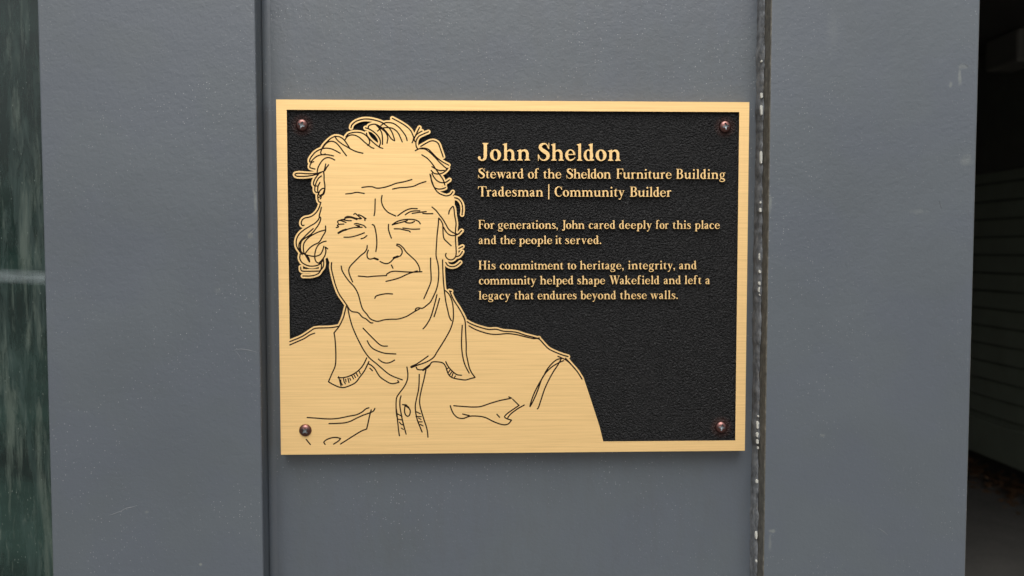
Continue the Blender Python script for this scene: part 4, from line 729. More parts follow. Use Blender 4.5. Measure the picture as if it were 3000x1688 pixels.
    '-75 24 -50 11 -50 2 -40 -5 -45 -16 -55 -27 -85 -52 -75 -50 -66 -53 -41 -45 -52 -80 -66 -122 -25 -35 -32 -38 -40 -40 -43 -36 -35 -22 -53 -27 -3 -5 24 -55 -3 -10 -3 -5 -7 -5 -10 -2 -'
    '10 4 -8 8 -122 260 -29 50 -34 50 -127 164 -61 91 -28 35 -21 21 -25 20 -75 45 -111 49 -99 35 -40 10 -30 5 -35 2 -30 -1 -45 -8 -40 -11 -45 -16 -45 -19 -110 -55 -109 -67 -4 -5 99 -230'
    ' 93 -200 25 -80 14 -80 7 -95 3 -110 1 -145 -5 -165 -8 -150 -9 -120 -9 -80 -19 -120 2 -5 114 -138 44 -62 48 -85 78 -165 19 -50 19 -60 42 -170 38 -135 0 -10 -3 -7 -5 -5 -10 -5 -15 4 '
    '-9 13 -43 155 -33 140 -30 90 -25 60 -45 95 -55 101 -5 3 -15 1 -160 27 -80 10 -90 5 -285 4 -100 8 -50 11 -30 11 -30 17 -230 158 -105 65 -70 34 -70 31 -265 105 -10 9 -2 10 2 10 5 6 1'
    '0 5 10 -1 266 -105 99 -44 60 -31 65 -40 260 -178 25 -13 25 -10 45 -8 100 -8 260 -4 95 -4 100 -11 130 -23 4 4 -134 163 -5 12 23 150 9 90 9 135 8 195 2 120 -2 170 -5 95 -11 85 -13 55'
    ' -20 55 -90 192 -105 246 -1 12 5 10 6 5 123 75 107 55 65 28 60 20 60 13 55 4;1965 9225 12 -5 4 -5 2 -10 -11 -45 3 -5 -5 -6 24 36 6 5 10 1 10 -4 6 -7 1 -10 -34 -60 -9 -20 -5 -25 -3 '
    '-70 -11 -10 -15 1 -9 9 -6 15 -12 -50 2 -2 106 -3 -2 10 6 60 10 44 13 26 30 50 7 6 10 2 9 -3 5 -5 3 -15 -32 -56 -11 -24 -5 -25 -7 -65 -4 -10 52 -10 65 -17 55 -18 65 -26 54 106 11 8 '
    '10 0 11 -8 3 -15 -53 -105 1 -5 28 -14 55 99 10 6 15 -2 7 -9 0 -15 -55 -95 3 -5 40 -25 56 100 6 5 8 3 10 -2 5 -3 6 -13 -2 -10 -50 -90 -10 -10 66 -51 40 94 5 5 10 3 10 -3 5 -5 4 -8 -'
    '1 -10 -38 -92 -6 -8 2 -5 45 -45 39 -45 37 -50 40 -65 40 -75 53 -120 1 -10 -6 -13 -5 -4 -10 -2 -10 3 -7 6 -52 115 -25 50 -47 80 -47 65 -40 45 -52 50 -50 41 -60 42 -75 45 -75 36 -65 '
    '25 -85 24 -90 15 -105 2 -5 -5 -5 -20 -5 -6 -5 -3 -10 -2 -11 6 -5 10 2 20 -11 3 -8 7 -4 10 1 10 11 12 20 1 5 7 60 245 6 10;2230 9113 9 -8 2 -10 -32 -145 -4 -10 -5 -4 -15 -2 -10 6 -4'
    ' 15 32 145 7 10 5 3;2135 9085 5 -5 4 -10 -12 -90 -7 -12 -5 -3 -10 -1 -11 6 -5 10 13 95 3 6 10 7;3950 9035 11 -5 4 -5 3 -10 -3 -11 -10 -9 -185 -66 -100 -42 -100 -50 -40 -24 -40 -29 '
    '-89 -74 -281 -251 -130 -103 -42 -36 -58 -60 -72 -90 -81 -120 -60 -105 -136 -270 -57 -125 -49 -114 -34 -86 -37 -100 -44 -145 -41 -165 -59 -300 -5 -9 -10 -6 -10 0 -9 5 -8 10 0 5 68 3'
    '40 50 190 25 80 34 94 48 121 67 153 61 127 88 175 41 78 33 57 91 135 71 90 65 67 45 38 130 103 295 264 45 38 50 38 40 27 45 26 120 56 125 48 125 45;2280 9036 9 -6 3 -5 0 -15 -27 -6'
    '8 -10 -8 -10 0 -10 6 -3 5 0 15 28 70 10 6;5541 8910 -1 2 -11 -7 -32 -30 13 -10 60 -92 5 0 13 12 -8 10;5476 8845 -1 1 -10 -16 -16 -35 11 -3 5 -4 50 -74 30 31 -5 5;6125 8825 9 -5 4 -'
    '5 3 -10 -3 -10 -102 -195 -29 -65 -22 -65 -34 -130 -31 -170 -16 -160 -8 -195 2 -105 6 -170 19 -300 -3 -10 -4 -5 -6 -4 -10 -2 -13 6 -4 5 -3 10 -16 265 -10 230 0 95 4 125 8 115 13 115'
    ' 22 125 20 90 22 80 26 75 39 85 93 175 9 9;5441 8755 -6 5 -26 -80 51 -30 28 35;2985 8731 11 -6 7 -10 0 -10 -5 -10 -84 -80 -14 -5 -14 5 -4 5 -3 10 5 15 83 80 8 5;8691 8710 45 -65 57'
    ' -70 67 -70 60 -54 43 -31 37 -20 45 -16 45 -10 4 1 -38 75 -6 8 -115 62 -95 61 -69 54;4260 8635 150 -62 14 -8 177 -55 94 -35 59 -25 61 -32 72 -43 49 -35 44 -38 28 -32 21 -30 64 -115'
    ' 157 -245 115 -186 105 -183 56 -111 39 -100 32 -100 22 -90 11 -65 7 -85 2 -105 -6 -150 -10 -105 -13 -80 -21 -90 -33 -95 -24 -50 -32 -55 -41 -55 -36 -35 -63 -51 -15 -1 -11 7 -4 10 3'
    ' 15 72 61 36 39 25 35 21 35 35 75 24 70 16 60 15 85 9 70 6 85 4 135 -2 90 -8 90 -17 90 -20 75 -31 90 -30 75 -50 100 -99 175 -130 210 -147 230 -68 120 -19 28 -20 23 -37 34 -48 35 -6'
    '5 40 -65 35 -65 27 -95 35 -115 37 -30 8 -5 0 0 -3 65 -40 75 -50 230 -164 5 -5 4 -10 -3 -15 -11 -8 -15 1 -240 170 -120 78 -40 23 -157 66 -9 10 -7 15 0 15 3 11 10 14 10 7 15 4;9360 8'
    '300 10 -6 5 -14 -5 -13 -10 -7 -155 -43 -140 -51 -225 -98 -65 -33 -45 -29 -30 -23 -40 -38 -109 -120 -77 -90 -29 -28 -23 -17 11 -15 1 -10 -4 -11 -10 -7 -10 -1 -65 9 -135 -39 -250 -64'
    ' -225 -78 -60 -16 -55 -11 -90 -10 -190 -11 -95 -10 -60 -13 -135 -40 -50 -10 -50 -2 -105 9 -55 2 -55 -6 -60 -12 -100 -26 -125 -39 -155 -56 -105 -46 -125 -74 -15 2 -10 10 -1 15 6 10 '
    '107 65 73 35 85 35 95 34 150 47 90 25 70 15 65 8 60 -1 105 -9 50 2 55 10 125 39 65 13 95 10 195 11 100 13 90 22 225 78 245 62 5 4 16 2 -6 2 -10 -2 -80 -17 -390 -100 -135 -24 -95 -1'
    '3 -85 -7 -65 -1 -75 5 -170 17 -105 3 -110 -6 -70 -8 -50 -10 -80 -19 -120 -35 -90 -31 -85 -32 -65 -28 -50 -25 -150 -88 -10 1 -11 8 -4 15 5 11 103 64 63 35 88 40 111 42 120 40 105 30'
    ' 70 16 65 11 65 7 85 4 120 -2 225 -22 75 0 70 5 110 14 145 27 240 63 215 51 40 6 35 1 90 -7 45 20 34 24 31 32 70 83 115 125 50 45 52 35 98 50 150 66 95 38 140 49 125 33;345 7876 26'
    '5 -116 130 -55 60 -28 55 -32 90 -62 46 -28 54 -23 100 -32 6 -5 5 -10 -4 -15 -12 -9 -10 0 -90 28 -50 19 -45 24 -115 79 -55 31 -450 197 -12 11 -2 10 4 10 5 6 10 4')
GLYPHS = {}
GLYPHS['o'] = (
    '380 642 60 -16 52 -26 60 -48 40 -48 28 -52 23 -74 6 -60 -5 -60 -16 -60 -25 -54 -45 -60 -46 -41 -48 -28 -55 -21 -77 -11 -60 5 -60 17 -66 36 -48 41 -36 44 -29 54 -22 72 -6 60 5 60 14'
    ' 54 26 58 46 62 44 39 54 32 54 20 78 10;327 582 -25 4 -24 -7 -27 -21 -20 -30 -28 -90 -5 -108 14 -102 35 -96 49 -66 24 -16 30 -6 24 6 23 16 34 54 23 90 2 90 -13 96 -27 84 -40 66')
GLYPHS['h'] = (
    '248 999 3 -429 93 59 42 14 42 5 54 -6 42 -14 48 -26 27 -26 28 -42 41 -90 2 -336 22 -39 52 -21 1 -42 -5 -6 -306 0 -3 48 51 21 23 39 0 300 -29 66 -18 24 -42 30 -36 9 -66 -17 -36 -30 '
    '-28 -34 0 -348 22 -39 52 -21 1 -42 -5 -6 -306 0 -4 6 1 42 51 21 23 39 0 720 -17 47 -67 13 -1 36 122 45')
GLYPHS['n'] = (
    '428 648 72 -11 72 -35 44 -50 44 -84 10 -54 0 -306 22 -39 52 -21 1 -42 -5 -6 -306 0 -3 48 51 21 23 39 0 300 -29 66 -18 24 -42 30 -36 9 -66 -17 -36 -30 -28 -34 0 -348 22 -39 52 -21 1'
    ' -42 -5 -6 -306 0 -3 48 51 21 23 39 0 366 -17 46 -68 14 1 36 121 44 126 30 6 -77 42 36 48 26 42 14')
GLYPHS['m'] = (
    '812 648 72 -13 65 -35 42 -48 44 -84 10 -54 0 -306 19 -36 55 -24 -1 -48 -312 0 0 48 54 23 20 37 0 300 -41 84 -39 33 -36 12 -36 -5 -30 -14 -57 -62 4 -24 0 -324 23 -39 51 -21 -3 -48 -'
    '306 0 0 48 54 22 21 38 0 300 -39 86 -42 33 -36 9 -60 -14 -58 -60 0 -354 22 -39 52 -21 1 -42 -5 -6 -306 0 -3 48 51 21 23 39 0 366 -17 46 -68 14 2 37 126 45 120 28 6 -68 42 34 48 25 '
    '42 11 42 1 60 -14 54 -27 38 -36 28 -46 42 53 48 37 60 27')
GLYPHS['l'] = (
    '248 999 2 -891 22 -39 52 -21 1 -42 -5 -6 -306 0 -3 48 51 21 23 39 0 720 -17 47 -67 13 -1 36 122 45')
GLYPHS['i'] = (
    '182 985 36 -16 25 -27 14 -36 -3 -42 -18 -36 -29 -24 -37 -11 -36 3 -31 14 -27 30 -13 36 2 36 16 36 29 26 36 13;248 644 2 -536 22 -39 52 -21 1 -42 -5 -6 -306 0 -3 48 51 21 23 39 0 36'
    '6 -17 46 -68 14 1 36 121 44')
GLYPHS['e'] = (
    '356 642 54 -16 42 -22 45 -34 38 -42 30 -48 21 -48 18 -102 -8 -5 -416 -1 9 -84 37 -96 34 -47 36 -29 24 13 84 11 44 16 64 40 72 63 18 -3 5 -16 -65 -89 -90 -77 -42 -22 -48 -15 -84 -5 '
    '-54 11 -66 31 -45 34 -38 42 -31 50 -28 76 -10 60 1 60 15 78 23 54 30 48 53 55 48 32 54 21 72 11;330 588 -34 -1 -24 -9 -46 -44 -33 -72 -11 -76 282 -1 9 5 -21 72 -32 60 -46 48')
GLYPHS['d'] = (
    '536 999 4 -519 25 -78 10 -84 -10 -90 -24 -72 -1 -54 92 -27 1 -45 -97 -30 -150 0 -90 -17 -72 11 -48 21 -60 45 -36 42 -30 53 -25 73 -9 60 3 84 13 57 20 51 33 54 49 53 42 28 48 21 48 '
    '10 48 0 55 -10 -1 198 -18 42 -66 12 0 36 126 46;308 576 -24 3 -27 -9 -22 -18 -21 -30 -28 -84 -7 -108 15 -110 30 -84 48 -65 30 -17 24 -3 24 7 25 20 0 432 -29 42')
GLYPHS['b'] = (
    '248 999 2 -387 4 -5 78 34 54 6 48 -5 66 -26 48 -34 48 -54 38 -72 21 -78 5 -60 -4 -60 -14 -60 -31 -72 -34 -48 -51 -48 -50 -28 -48 -15 -42 -4 -48 5 -48 16 -36 19 -169 1 0 804 -17 47 '
    '-67 13 -1 36 122 45;415 576 -23 3 -24 -7 -26 -20 -22 -28 -35 -74 -22 -102 -3 -114 16 -84 16 -42 20 -30 20 -18 24 -9 42 11 44 46 37 84 18 90 4 96 -15 96 -29 66 -17 21')
GLYPHS['p'] = (
    '434 643 54 -18 60 -38 53 -59 38 -72 21 -78 5 -66 -10 -84 -26 -78 -28 -48 -35 -42 -42 -35 -60 -30 -48 -10 -54 0 -42 9 -69 30 -1 -204 22 -36 53 -24 -1 -42 -310 -3 -4 45 52 24 23 36 0'
    ' 654 -17 46 -68 14 1 36 121 44 126 30 6 -41 42 24 48 15 48 5;415 576 -23 3 -24 -7 -24 -17 -24 -29 -35 -70 -24 -108 -3 -114 16 -84 34 -68 24 -22 24 -9 24 2 24 12 39 43 37 84 19 90 4'
    ' 96 -15 96 -30 66 -18 21')
GLYPHS['a'] = (
    '290 649 42 -14 42 -28 33 -37 19 -36 11 -48 8 -108 -5 -304 12 -4 48 20 14 -6 6 -18 -44 -45 -48 -22 -24 -2 -30 7 -60 51 -36 -32 -36 -21 -48 -12 -54 2 -54 26 -48 54 -26 66 3 66 31 66 '
    '52 54 48 22 136 44 -1 126 -22 48 -29 15 -30 4 -30 -9 -27 -22 -17 -72 -28 -30 -30 -5 -26 11 -18 24 -3 30 42 66 47 38 90 31;279 312 -85 -53 -19 -19 -11 -24 -5 -48 9 -42 16 -30 28 -17'
    ' 30 2 40 33')
GLYPHS['c'] = (
    '356 649 66 -18 47 -31 57 -72 6 -24 -3 -24 -11 -20 -18 -15 -24 -7 -24 2 -19 10 -17 18 -25 84 -23 23 -24 12 -24 2 -42 -27 -45 -64 -38 -126 -3 -96 20 -96 23 -42 31 -35 42 -23 42 -10 4'
    '2 7 48 23 80 80 22 -1 10 -23 -64 -92 -60 -46 -84 -30 -96 1 -54 15 -54 30 -46 38 -34 42 -29 54 -21 66 -10 72 4 60 16 60 29 60 43 57 48 47 48 31 54 20 54 9')
GLYPHS['f'] = (
    '386 1020 84 -35 17 -25 3 -24 -7 -24 -13 -17 -18 -11 -24 -4 -24 6 -18 13 -30 51 -24 -4 -34 -28 -24 -60 -4 -216 130 -6 -2 -56 -128 -4 0 -468 20 -37 54 -23 0 -48 -312 0 -1 48 55 24 19'
    ' 36 0 468 -89 6 -1 54 90 6 0 144 12 78 17 54 27 36 45 35 60 26 60 10')
GLYPHS['g'] = (
    '590 660 21 -12 15 -24 1 -24 -13 -25 -36 -17 -72 12 -24 -18 37 -66 16 -84 -14 -84 -41 -72 -46 -44 -60 -32 -84 -15 -78 13 -38 -36 26 -13 114 -7 102 -21 54 -18 48 -26 48 -47 34 -60 7 '
    '-54 -17 -57 -33 -45 -42 -36 -39 -20 -60 -19 -96 -13 -78 -1 -72 10 -60 20 -42 28 -30 31 -17 30 -6 30 7 42 29 54 35 40 60 44 -40 36 -25 48 0 30 6 18 17 23 32 25 -57 72 -27 66 -6 78 2'
    '2 84 30 48 35 36 37 25 54 23 48 8 60 -3 42 -11 48 -24 72 45;305 588 -21 2 -24 -8 -37 -36 -27 -60 -11 -72 6 -78 23 -66 34 -44 42 -16 37 12 35 40 23 56 10 66 -6 78 -19 60 -27 42;225 '
    '-6 -13 0 -71 -54 -37 -54 -8 -42 41 -42 33 -15 42 -9 114 -1 96 20 30 15 18 20 12 28 1 20 -48 48')
GLYPHS['k'] = (
    '248 999 2 -627 4 -5 191 221 -89 2 -6 4 0 42 288 3 0 -48 -125 -3 2 -18 -9 -18 -133 -150 251 -300 20 -51 66 -3 0 -48 -84 0 -30 -24 -36 -8 -36 8 -30 24 -72 0 -2 48 29 6 -177 234 -22 -'
    '24 0 -156 22 -39 52 -21 1 -42 -5 -6 -306 0 -4 6 1 42 51 21 23 39 0 720 -17 47 -67 13 -1 36 122 45')
GLYPHS['r'] = (
    '398 648 60 -17 22 -19 12 -36 -10 -36 -24 -21 -30 -6 -24 5 -54 32 -6 -2 -48 -41 -46 -81 0 -318 22 -39 52 -21 1 -42 -5 -6 -306 0 -3 48 51 21 23 39 0 366 -17 46 -68 14 1 36 121 44 126'
    ' 30 6 -71 35 45 31 23 42 11')
GLYPHS['s'] = (
    '434 668 13 -14 7 -174 -1 -18 -11 -12 -20 0 -18 21 -18 0 -12 8 -40 79 -44 23 -42 4 -36 -12 -30 -23 -5 -28 5 -17 24 -21 175 -118 73 -84 22 -42 9 -48 -5 -42 -22 -51 -33 -45 -45 -34 -5'
    '4 -20 -66 -10 -60 2 -60 14 -42 27 -30 42 -8 -87 -10 -10 -18 1 -9 15 0 180 1 24 8 10 18 4 13 -8 3 -42 26 -12 48 -75 54 -21 54 2 54 26 31 32 14 48 -9 24 -50 48 -124 88 -66 59 -30 35 '
    '-17 34 -8 42 5 48 19 48 25 30 42 24 60 11 60 -1 60 -12 42 -20 27 -26 21 -40 6 10 -1 90 9 12')
GLYPHS['t'] = (
    '272 826 4 -184 124 -6 -2 -56 -123 -4 3 -480 12 -15 24 -9 84 38 18 -8 4 -12 -4 -12 -70 -66 -32 -15 -36 -5 -51 8 -38 18 -31 30 -41 60 -7 24 0 444 -90 6 0 54 66 4 61 38 77 81')
GLYPHS['u'] = (
    '650 644 5 -8 0 -534 91 -26 2 -46 -98 -30 -156 0 -6 99 -38 -39 -40 -31 -48 -26 -36 -12 -42 -5 -42 6 -42 13 -36 22 -42 51 -36 102 -3 300 -15 40 -68 14 1 36 127 46 122 26 0 -432 21 -8'
    '4 37 -29 36 -3 66 24 80 74 0 282 -14 43 -70 17 0 36 124 45')
GLYPHS['v'] = (
    '650 636 0 -42 -78 -6 -221 -606 -49 -2 -224 608 -76 4 -2 44 320 0 0 -42 -57 -6 117 -340 118 340 -67 6 -1 42')
GLYPHS['w'] = (
    '950 636 0 -42 -77 -6 -211 -608 -48 3 -144 420 -132 -415 -6 -8 -47 2 -207 606 -78 6 0 42 8 4 288 0 3 -46 -42 -6 99 -334 6 -3 72 259 -30 82 -54 2 0 42 288 3 0 -47 -51 -4 105 -340 106'
    ' 340 -58 6 0 42')
GLYPHS['y'] = (
    '650 636 0 -42 -71 -6 -244 -678 -67 -138 -38 -48 -36 -21 -42 -4 -72 17 -18 17 -8 21 0 24 8 19 18 17 24 8 24 -2 48 -22 12 9 53 79 55 138 -218 564 -76 4 -2 44 320 0 0 -42 -57 -6 117 -'
    '340 122 340 -68 4 -4 44')
GLYPHS['B'] = (
    '404 1002 102 -18 72 -28 53 -44 35 -60 17 -78 -3 -42 -10 -42 -44 -83 -32 -37 -37 -30 0 -6 45 -20 42 -34 41 -48 27 -48 19 -54 6 -42 -2 -48 -16 -60 -30 -60 -39 -49 -42 -33 -54 -22 -16'
    '2 -20 -372 4 -5 6 0 36 5 10 72 0 3 8 0 882 -3 6 -72 0 -5 6 0 42;395 930 -114 0 3 -373 72 -5 42 11 57 43 27 48 20 150 -1 48 -44 48;385 492 -101 5 -4 -5 4 -424 96 -3 54 13 72 48 18 2'
    '4 10 30 8 60 0 78 -6 54 -11 42 -31 30')
GLYPHS['C'] = (
    '746 1015 8 -13 18 -312 -8 -20 -18 -10 -18 4 -13 14 -5 33 -18 0 -14 9 -47 120 -41 48 -36 24 -36 15 -30 4 -36 -5 -48 -20 -48 -33 -43 -45 -35 -54 -22 -48 -16 -60 -15 -156 12 -126 34 -'
    '126 47 -96 25 -30 31 -24 84 -36 78 -2 48 14 36 20 96 107 18 4 12 -6 8 -11 -1 -18 -95 -126 -43 -30 -49 -21 -66 -14 -72 0 -72 14 -60 22 -78 48 -72 71 -53 78 -39 96 -24 108 -4 114 16 '
    '114 35 108 55 90 80 75 102 57 60 19 54 9 54 0 42 -8 90 -43 60 -56 21 -41 15 -47 6 185 12 16')
GLYPHS['F'] = (
    '722 1000 22 -280 -4 -10 -36 4 -34 126 -75 96 -305 0 0 -384 186 -2 24 98 48 0 0 -258 -48 0 -24 100 -186 -4 0 -378 19 -36 55 -24 -2 -48 -330 0 -1 48 55 24 19 36 0 834 -1 6 -78 0 0 50')
GLYPHS['H'] = (
    '878 999 2 -45 -54 -24 -21 -36 0 -786 19 -36 55 -24 -1 -48 -324 0 -4 6 1 42 51 21 23 39 0 372 -5 5 -330 0 -5 -5 0 -372 23 -39 51 -21 1 -42 -4 -6 -324 0 -1 48 55 24 19 36 0 786 -21 3'
    '6 -54 24 2 45 328 -3 0 -42 -54 -24 -21 -36 0 -336 5 -10 330 0 5 10 0 336 -21 36 -54 24 0 42')
GLYPHS['T'] = (
    '854 998 12 -298 -42 4 -54 196 -33 36 -207 0 0 -828 19 -36 55 -24 -2 -48 -336 0 0 48 54 23 20 37 0 828 -206 1 -34 -37 -54 -198 -44 -2 13 296')
GLYPHS['W'] = (
    '1208 999 0 -48 -84 -3 -284 -960 -66 0 -178 638 -174 -634 -6 -7 -60 1 -270 962 -84 3 0 48 366 0 0 -48 -77 -3 155 -609 110 429 -50 180 -72 2 -4 46 358 3 0 -48 -77 -3 161 -637 170 631'
    ' -2 8 -78 1 -2 45')
GLYPHS['S'] = (
    '656 1017 9 -15 7 -312 -5 -18 -11 -10 -24 -3 -18 12 -6 13 0 31 -24 -4 -16 9 -29 108 -14 30 -43 44 -48 25 -54 -3 -72 -37 -53 -53 -13 -48 6 -24 46 -42 50 -38 120 -67 102 -69 54 -45 36'
    ' -45 32 -72 13 -90 -9 -78 -36 -84 -60 -74 -72 -45 -102 -26 -102 0 -96 25 -60 38 -66 76 -30 72 -14 -204 -10 -12 -18 0 -11 18 -5 330 5 18 11 10 24 3 19 -13 5 -52 23 -14 37 -96 36 -49'
    ' 60 -50 66 -26 72 -3 36 15 33 23 45 55 16 41 7 42 -6 54 -19 42 -262 174 -72 69 -50 63 -31 66 -9 60 9 78 26 60 55 56 78 40 90 21 96 -3 66 -25 72 -55 39 -52 21 -77 6 0 11 197 13 17')
GLYPHS['J'] = (
    '602 1000 3 -46 -54 -24 -21 -36 0 -654 -6 -6 -16 -90 -19 -48 -32 -42 -41 -36 -54 -31 -54 -16 -66 -2 -60 9 -108 47 -18 14 -11 27 -30 30 -14 42 1 30 10 30 18 24 20 15 48 7 27 -10 21 -'
    '18 18 -30 6 -30 -3 -30 -15 -36 54 -35 42 1 36 16 27 36 19 54 5 732 -21 36 -54 24 0 42')
GLYPHS['j'] = (
    '422 1000 3 -46 -54 -24 -21 -36 0 -894 -13 -78 -29 -58 -60 -51 -72 -31 -90 -6 -72 36 -19 26 -5 30 5 24 16 24 21 15 30 9 30 -3 24 -11 18 -16 18 -30 21 66 2 948 -21 36 -54 24 0 42')
GLYPHS[','] = (
    '116 169 48 -24 27 -43 4 -30 -11 -114 -10 -42 -19 -36 -75 -77 -18 -5 -16 10 -3 18 52 90 3 60 -42 15 -30 25 -17 32 -3 42 14 36 24 26 36 16')
GLYPHS['.'] = (
    '116 181 34 -13 27 -24 17 -36 2 -36 -12 -36 -26 -29 -36 -16 -36 -2 -36 13 -30 28 -15 36 0 36 14 36 25 26 36 16')
# lines of lettering: baseline, cap height, (word, left, right) in mm from the plaque corner
TEXT = [[38.2, 11.21, [['John', 128.42, 162.13], ['Sheldon', 167.16, 220.95]]], [49.71, 6.46, [['Steward', 128.51, 158.02], ['of', 160.7, 167.91], ['the', 170.59, 182.43], ['Sheldon', 185.66, 214.71], ['Furniture', 218.2, 254.37], ['Building', 257.29, 289.66]]], [61.38, 6.55, [['Tradesman', 128.4, 170.69], ['|', 173.87, 174.69], ['Community', 178.04, 223.7], ['Builder', 227.2, 254.31]]], [82.21, 5.67, [['For', 128.64, 139.06], ['generations,', 141.28, 180.23], ['john', 182.93, 197.64], ['cared', 200.26, 217.71], ['deeply', 220.17, 241.71], ['for', 244.13, 252.69], ['this', 255.2, 267.33], ['place', 269.84, 286.4]]], [92.09, 5.68, [['and', 128.82, 140.28], ['the', 142.63, 152.87], ['people', 155.01, 176.61], ['it', 178.52, 182.74], ['served.', 185.02, 208.61]]], [108.56, 5.7, [['His', 128.7, 139.84], ['commitment', 142.41, 183.9], ['to', 186.4, 192.34], ['heritage,', 194.62, 223.36], ['integrity,', 226.16, 257.11], ['and', 259.83, 271.37]]], [118.31, 5.71, [['community', 128.84, 166.2], ['helped', 168.61, 190.5], ['shape', 192.91, 211.32], ['Wakefield', 214.03, 246.93], ['and', 249.73, 261.1], ['left', 263.49, 274.62], ['a', 277.23, 280.3]]], [128.09, 5.72, [['legacy', 128.74, 149.34], ['that', 151.91, 164.55], ['endures', 167.04, 192.61], ['beyond', 195.02, 218.47], ['these', 220.97, 238.71], ['walls.', 240.93, 259.17]]]]

def unpack(s, k=50.0):
    out = []
    for part in s.split(';'):
        d = np.array([int(v) for v in part.split()], float).reshape(-1, 2)
        out.append(np.cumsum(d, 0) / k)
    return out

def extruded(name, loops, z_front, depth, bevel, mats, parent, thin=0.0, edge=None):
    """filled outline (mm, in the plaque's plane, v measured downward) -> raised solid, front at z_front mm"""
    cu = bpy.data.curves.new(name, 'CURVE')
    cu.dimensions = '2D'
    cu.fill_mode = 'BOTH'
    cu.extrude = max(depth / 2 - bevel, .001)
    cu.bevel_depth = bevel
    cu.bevel_resolution = 1
    cu.offset = -bevel - thin
    for P in loops:
        sp = cu.splines.new('POLY')
        sp.points.add(len(P) - 1)
        sp.points.foreach_set('co', np.c_[P[:, 0] - PW / 2, PH / 2 - P[:, 1], np.zeros(len(P)), np.ones(len(P))].ravel())
        sp.use_cyclic_u = True
    tmp = bpy.data.objects.new('tmp', cu)
    me = bpy.data.meshes.new_from_object(tmp)
    bpy.data.objects.remove(tmp)
    bpy.data.curves.remove(cu)
    n = len(me.vertices)
    a = np.empty(n * 3)
    me.vertices.foreach_get('co', a)
    a = a.reshape(-1, 3)
    zc = z_front - depth / 2
    b = np.c_[a[:, 0], -(a[:, 2] + zc), a[:, 1]] * MM
    me.vertices.foreach_set('co', b.ravel())
    me.update()
    me.materials.clear()
    me.materials.append(mats)
    if edge is not None:                    # enamel runs up the cut side walls of the relief
        me.materials.append(edge)
    for p in me.polygons:
        p.use_smooth = False
        c_ = p.center
        outer = abs(c_.x) > (PW / 2 - .4) * MM or abs(c_.z) > (PH / 2 - .4) * MM
        if edge is not None and abs(p.normal.y) < .4 and not outer: p.material_index = 1
    me.name = name
    return link(bpy.data.objects.new(name, me), parent)

SCREWS = [(-136.42, 98.46, -1.25, 24, 3), (137.02, 98.74, -1.25, -12, -2), (-136.46, -98.47, 0, 43, 2), (136.75, -98.79, -1.25, 8, -3)]     # x, z offset from plaque centre (mm), seat depth, slot angle, tilt
black = make_black([(x * MM, 1.5 + z * MM) for x, z, s, a, tl in SCREWS if s < 0])

bm = bmesh.new()
hw, hh = PW / 2 * MM, PH / 2 * MM
fs = box(bm, -hw + .00002, hw - .00002, RELIEF * MM, REC_Y - .0001, -hh + .00002, hh - .00002, 1)
for f in fs:
    if f.calc_center_median().y < RELIEF * MM + 1e-6: f.material_index = 0
obj('backing_plate', bm, [black, brass], plaque)

rect = lambda x0, y0, x1, y1: np.array([(x0, y0), (x1, y0), (x1, y1), (x0, y1)], float)
extruded('border_frame', [rect(0, 0, PW, PH), rect(6.62, 6.42, 298.3, 221.95)], 0, RELIEF - .01, 0.0, brass, plaque, edge=black)

portrait = extruded('portrait_relief', unpack(PORTRAIT), -.005, RELIEF - .02, 0.0, brass, plaque, edge=black)
portrait['label'] = 'raised brass line portrait of a smiling man with tousled hair and an open collar'
# engraved, paint-filled lines of the drawing
for nm, data, dz in (('hair_engraving', HAIR, .012), ('face_engraving', FACE, .016), ('shirt_engraving', SHIRT, .020)):
    extruded(nm, unpack(data), dz, .12, 0.0, ink, portrait)

GL = {k: unpack(v, 1.0) for k, v in GLYPHS.items()}
TIGHT = set('vwyTWF')
def word_loops(txt, x0, x1, base, cap):
    if txt == '|':
        return [rect(x0, base - 1.206 * cap, x1, base + .275 * cap)]
    s = cap / 1000.0
    bb = []
    for ch in txt:
        P = np.vstack(GL[ch])
        bb.append((P[:, 0].min(), P[:, 0].max()))
    wd = [b - a for a, b in bb]
    kern = [0.0] * (len(txt) - 1)
    for i in range(len(txt) - 1):
        if txt[i] in TIGHT or txt[i + 1] in TIGHT: kern[i] = -22.0
        if txt[i] == 'T' or txt[i] == 'F': kern[i] = -110.0
        if txt[i] == 'W': kern[i] = -60.0
    W = (x1 - x0) / s
    n = max(1, len(txt) - 1)
    gap = (W - sum(wd) - sum(kern)) / n
    k = 1.0
    lo, hi = 22.0, 88.0
    if len(txt) == 1: k = W / wd[0]; gap = 0
    elif gap < lo: k = (W - lo * n - sum(kern)) / sum(wd); gap = lo
    elif gap > hi: k = (W - hi * n - sum(kern)) / sum(wd); gap = hi
    x = 0.0
    out = []
    for i, ch in enumerate(txt):
        for P in GL[ch]:
            Q = P.copy()
            out.append(np.c_[x0 + ((Q[:, 0] - bb[i][0]) * k + x) * s, base - Q[:, 1] * s])
        x += wd[i] * k + gap + (kern[i] if i < len(kern) else 0)
    return out
LINE_LABEL = ('largest raised line, the name heading', 'raised line of medium letters directly under the heading',
              'raised line of medium letters with a vertical bar in it', 'first raised line of small letters',
              'short second raised line of small letters', 'raised small-letter line opening the lower paragraph',
              'middle raised line of the lower paragraph', 'last raised line of small letters')
for (base, cap, words), lab in zip(TEXT, LINE_LABEL):
    loops = []
    for t, x0, x1 in words: loops += word_loops(t, x0, x1, base, cap)
    o = extruded('inscription_line', loops, -.02, RELIEF - .04, .05, brass, plaque, .015 if cap > 9 else .03, edge=black)
    o['label'] = lab

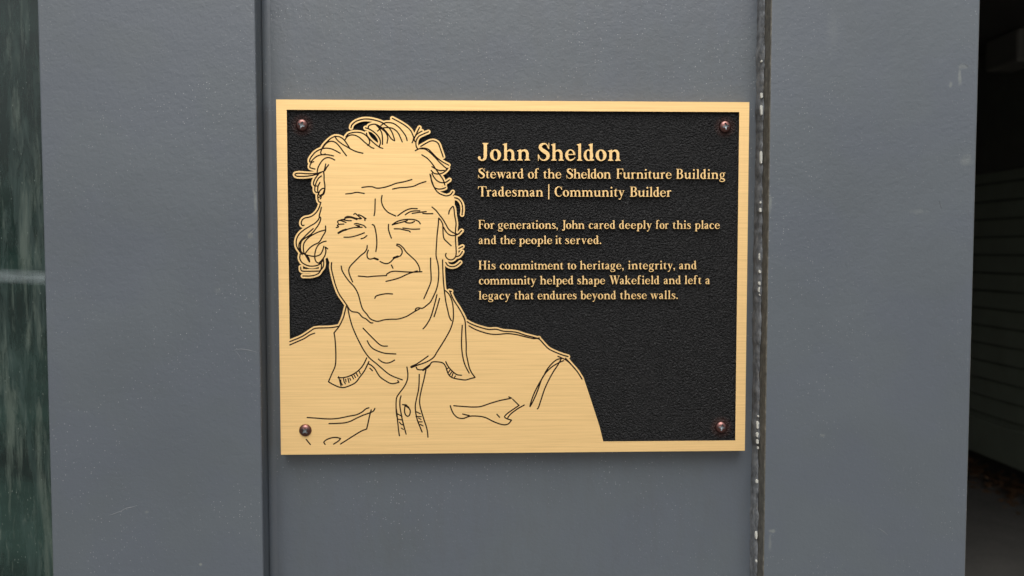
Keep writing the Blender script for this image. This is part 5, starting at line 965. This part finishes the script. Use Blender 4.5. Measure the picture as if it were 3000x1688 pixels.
# screws: domed pan heads with a worn bright cross recess
def screw_meshes():
    N, rad, hgt = 44, 4.05, 2.3
    head, rec_ = bmesh.new(), bmesh.new()
    def hz(x, y):
        r = math.hypot(x, y) / rad
        return hgt * max(0.0, 1 - r ** 2.6) ** .5
    def depth(x, y):
        ax, ay = abs(x), abs(y)
        arm = min(ax, ay); lng = max(ax, ay)
        wd_ = .62 - .10 * lng + .45 * math.exp(-lng * 1.6)
        return (arm < wd_) and lng < 2.15
    def build(bmx, inside):
        cache = {}
        def vv(i, j):
            if (i, j) not in cache:
                u, v = 2 * i / N - 1, 2 * j / N - 1
                # square -> disc
                x = u * math.sqrt(1 - v * v / 2) * rad
                y = v * math.sqrt(1 - u * u / 2) * rad
                z_ = hz(x, y)
                if inside: z_ = z_ * .55 - .10 - .5 * max(0, 1 - math.hypot(x, y) / 2.3)
                cache[i, j] = bmx.verts.new((x * MM, -z_ * MM, y * MM))
            return cache[i, j]
        for i in range(N):
            for j in range(N):
                u, v = 2 * (i + .5) / N - 1, 2 * (j + .5) / N - 1
                x = u * math.sqrt(1 - v * v / 2) * rad
                y = v * math.sqrt(1 - u * u / 2) * rad
                if depth(x, y) == inside:
                    bmx.faces.new((vv(i, j), vv(i + 1, j), vv(i + 1, j + 1), vv(i, j + 1)))
        if not inside:      # walls of the recess
            for e in [e for e in bmx.edges if e.is_boundary]:
                a_, b_ = e.verts
                if math.hypot(a_.co.x, a_.co.z) > rad * MM * .9: continue
                f = lambda p: bmx.verts.new((p.x, p.y + .0021, p.z))
                bmx.faces.new((a_, b_, f(b_.co), f(a_.co)))
    build(head, False)
    build(rec_, True)
    for b in (head, rec_):
        for f in b.faces: f.smooth = True
    return head, rec_
hb, rb = screw_meshes()
proto_head = bpy.data.meshes.new('screw'); hb.to_mesh(proto_head); hb.free(); proto_head.materials.append(bronze)
proto_rec = bpy.data.meshes.new('cross_recess'); rb.to_mesh(proto_rec); rb.free(); proto_rec.materials.append(bright_steel)
for x, z, seat, ang, tilt in SCREWS:
    h_ = link(bpy.data.objects.new('screw', proto_head), plaque, (x * MM, -seat * MM, z * MM))
    h_.rotation_euler = (R(tilt), R(ang), R(tilt * .6))
    link(bpy.data.objects.new('cross_recess', proto_rec), h_)
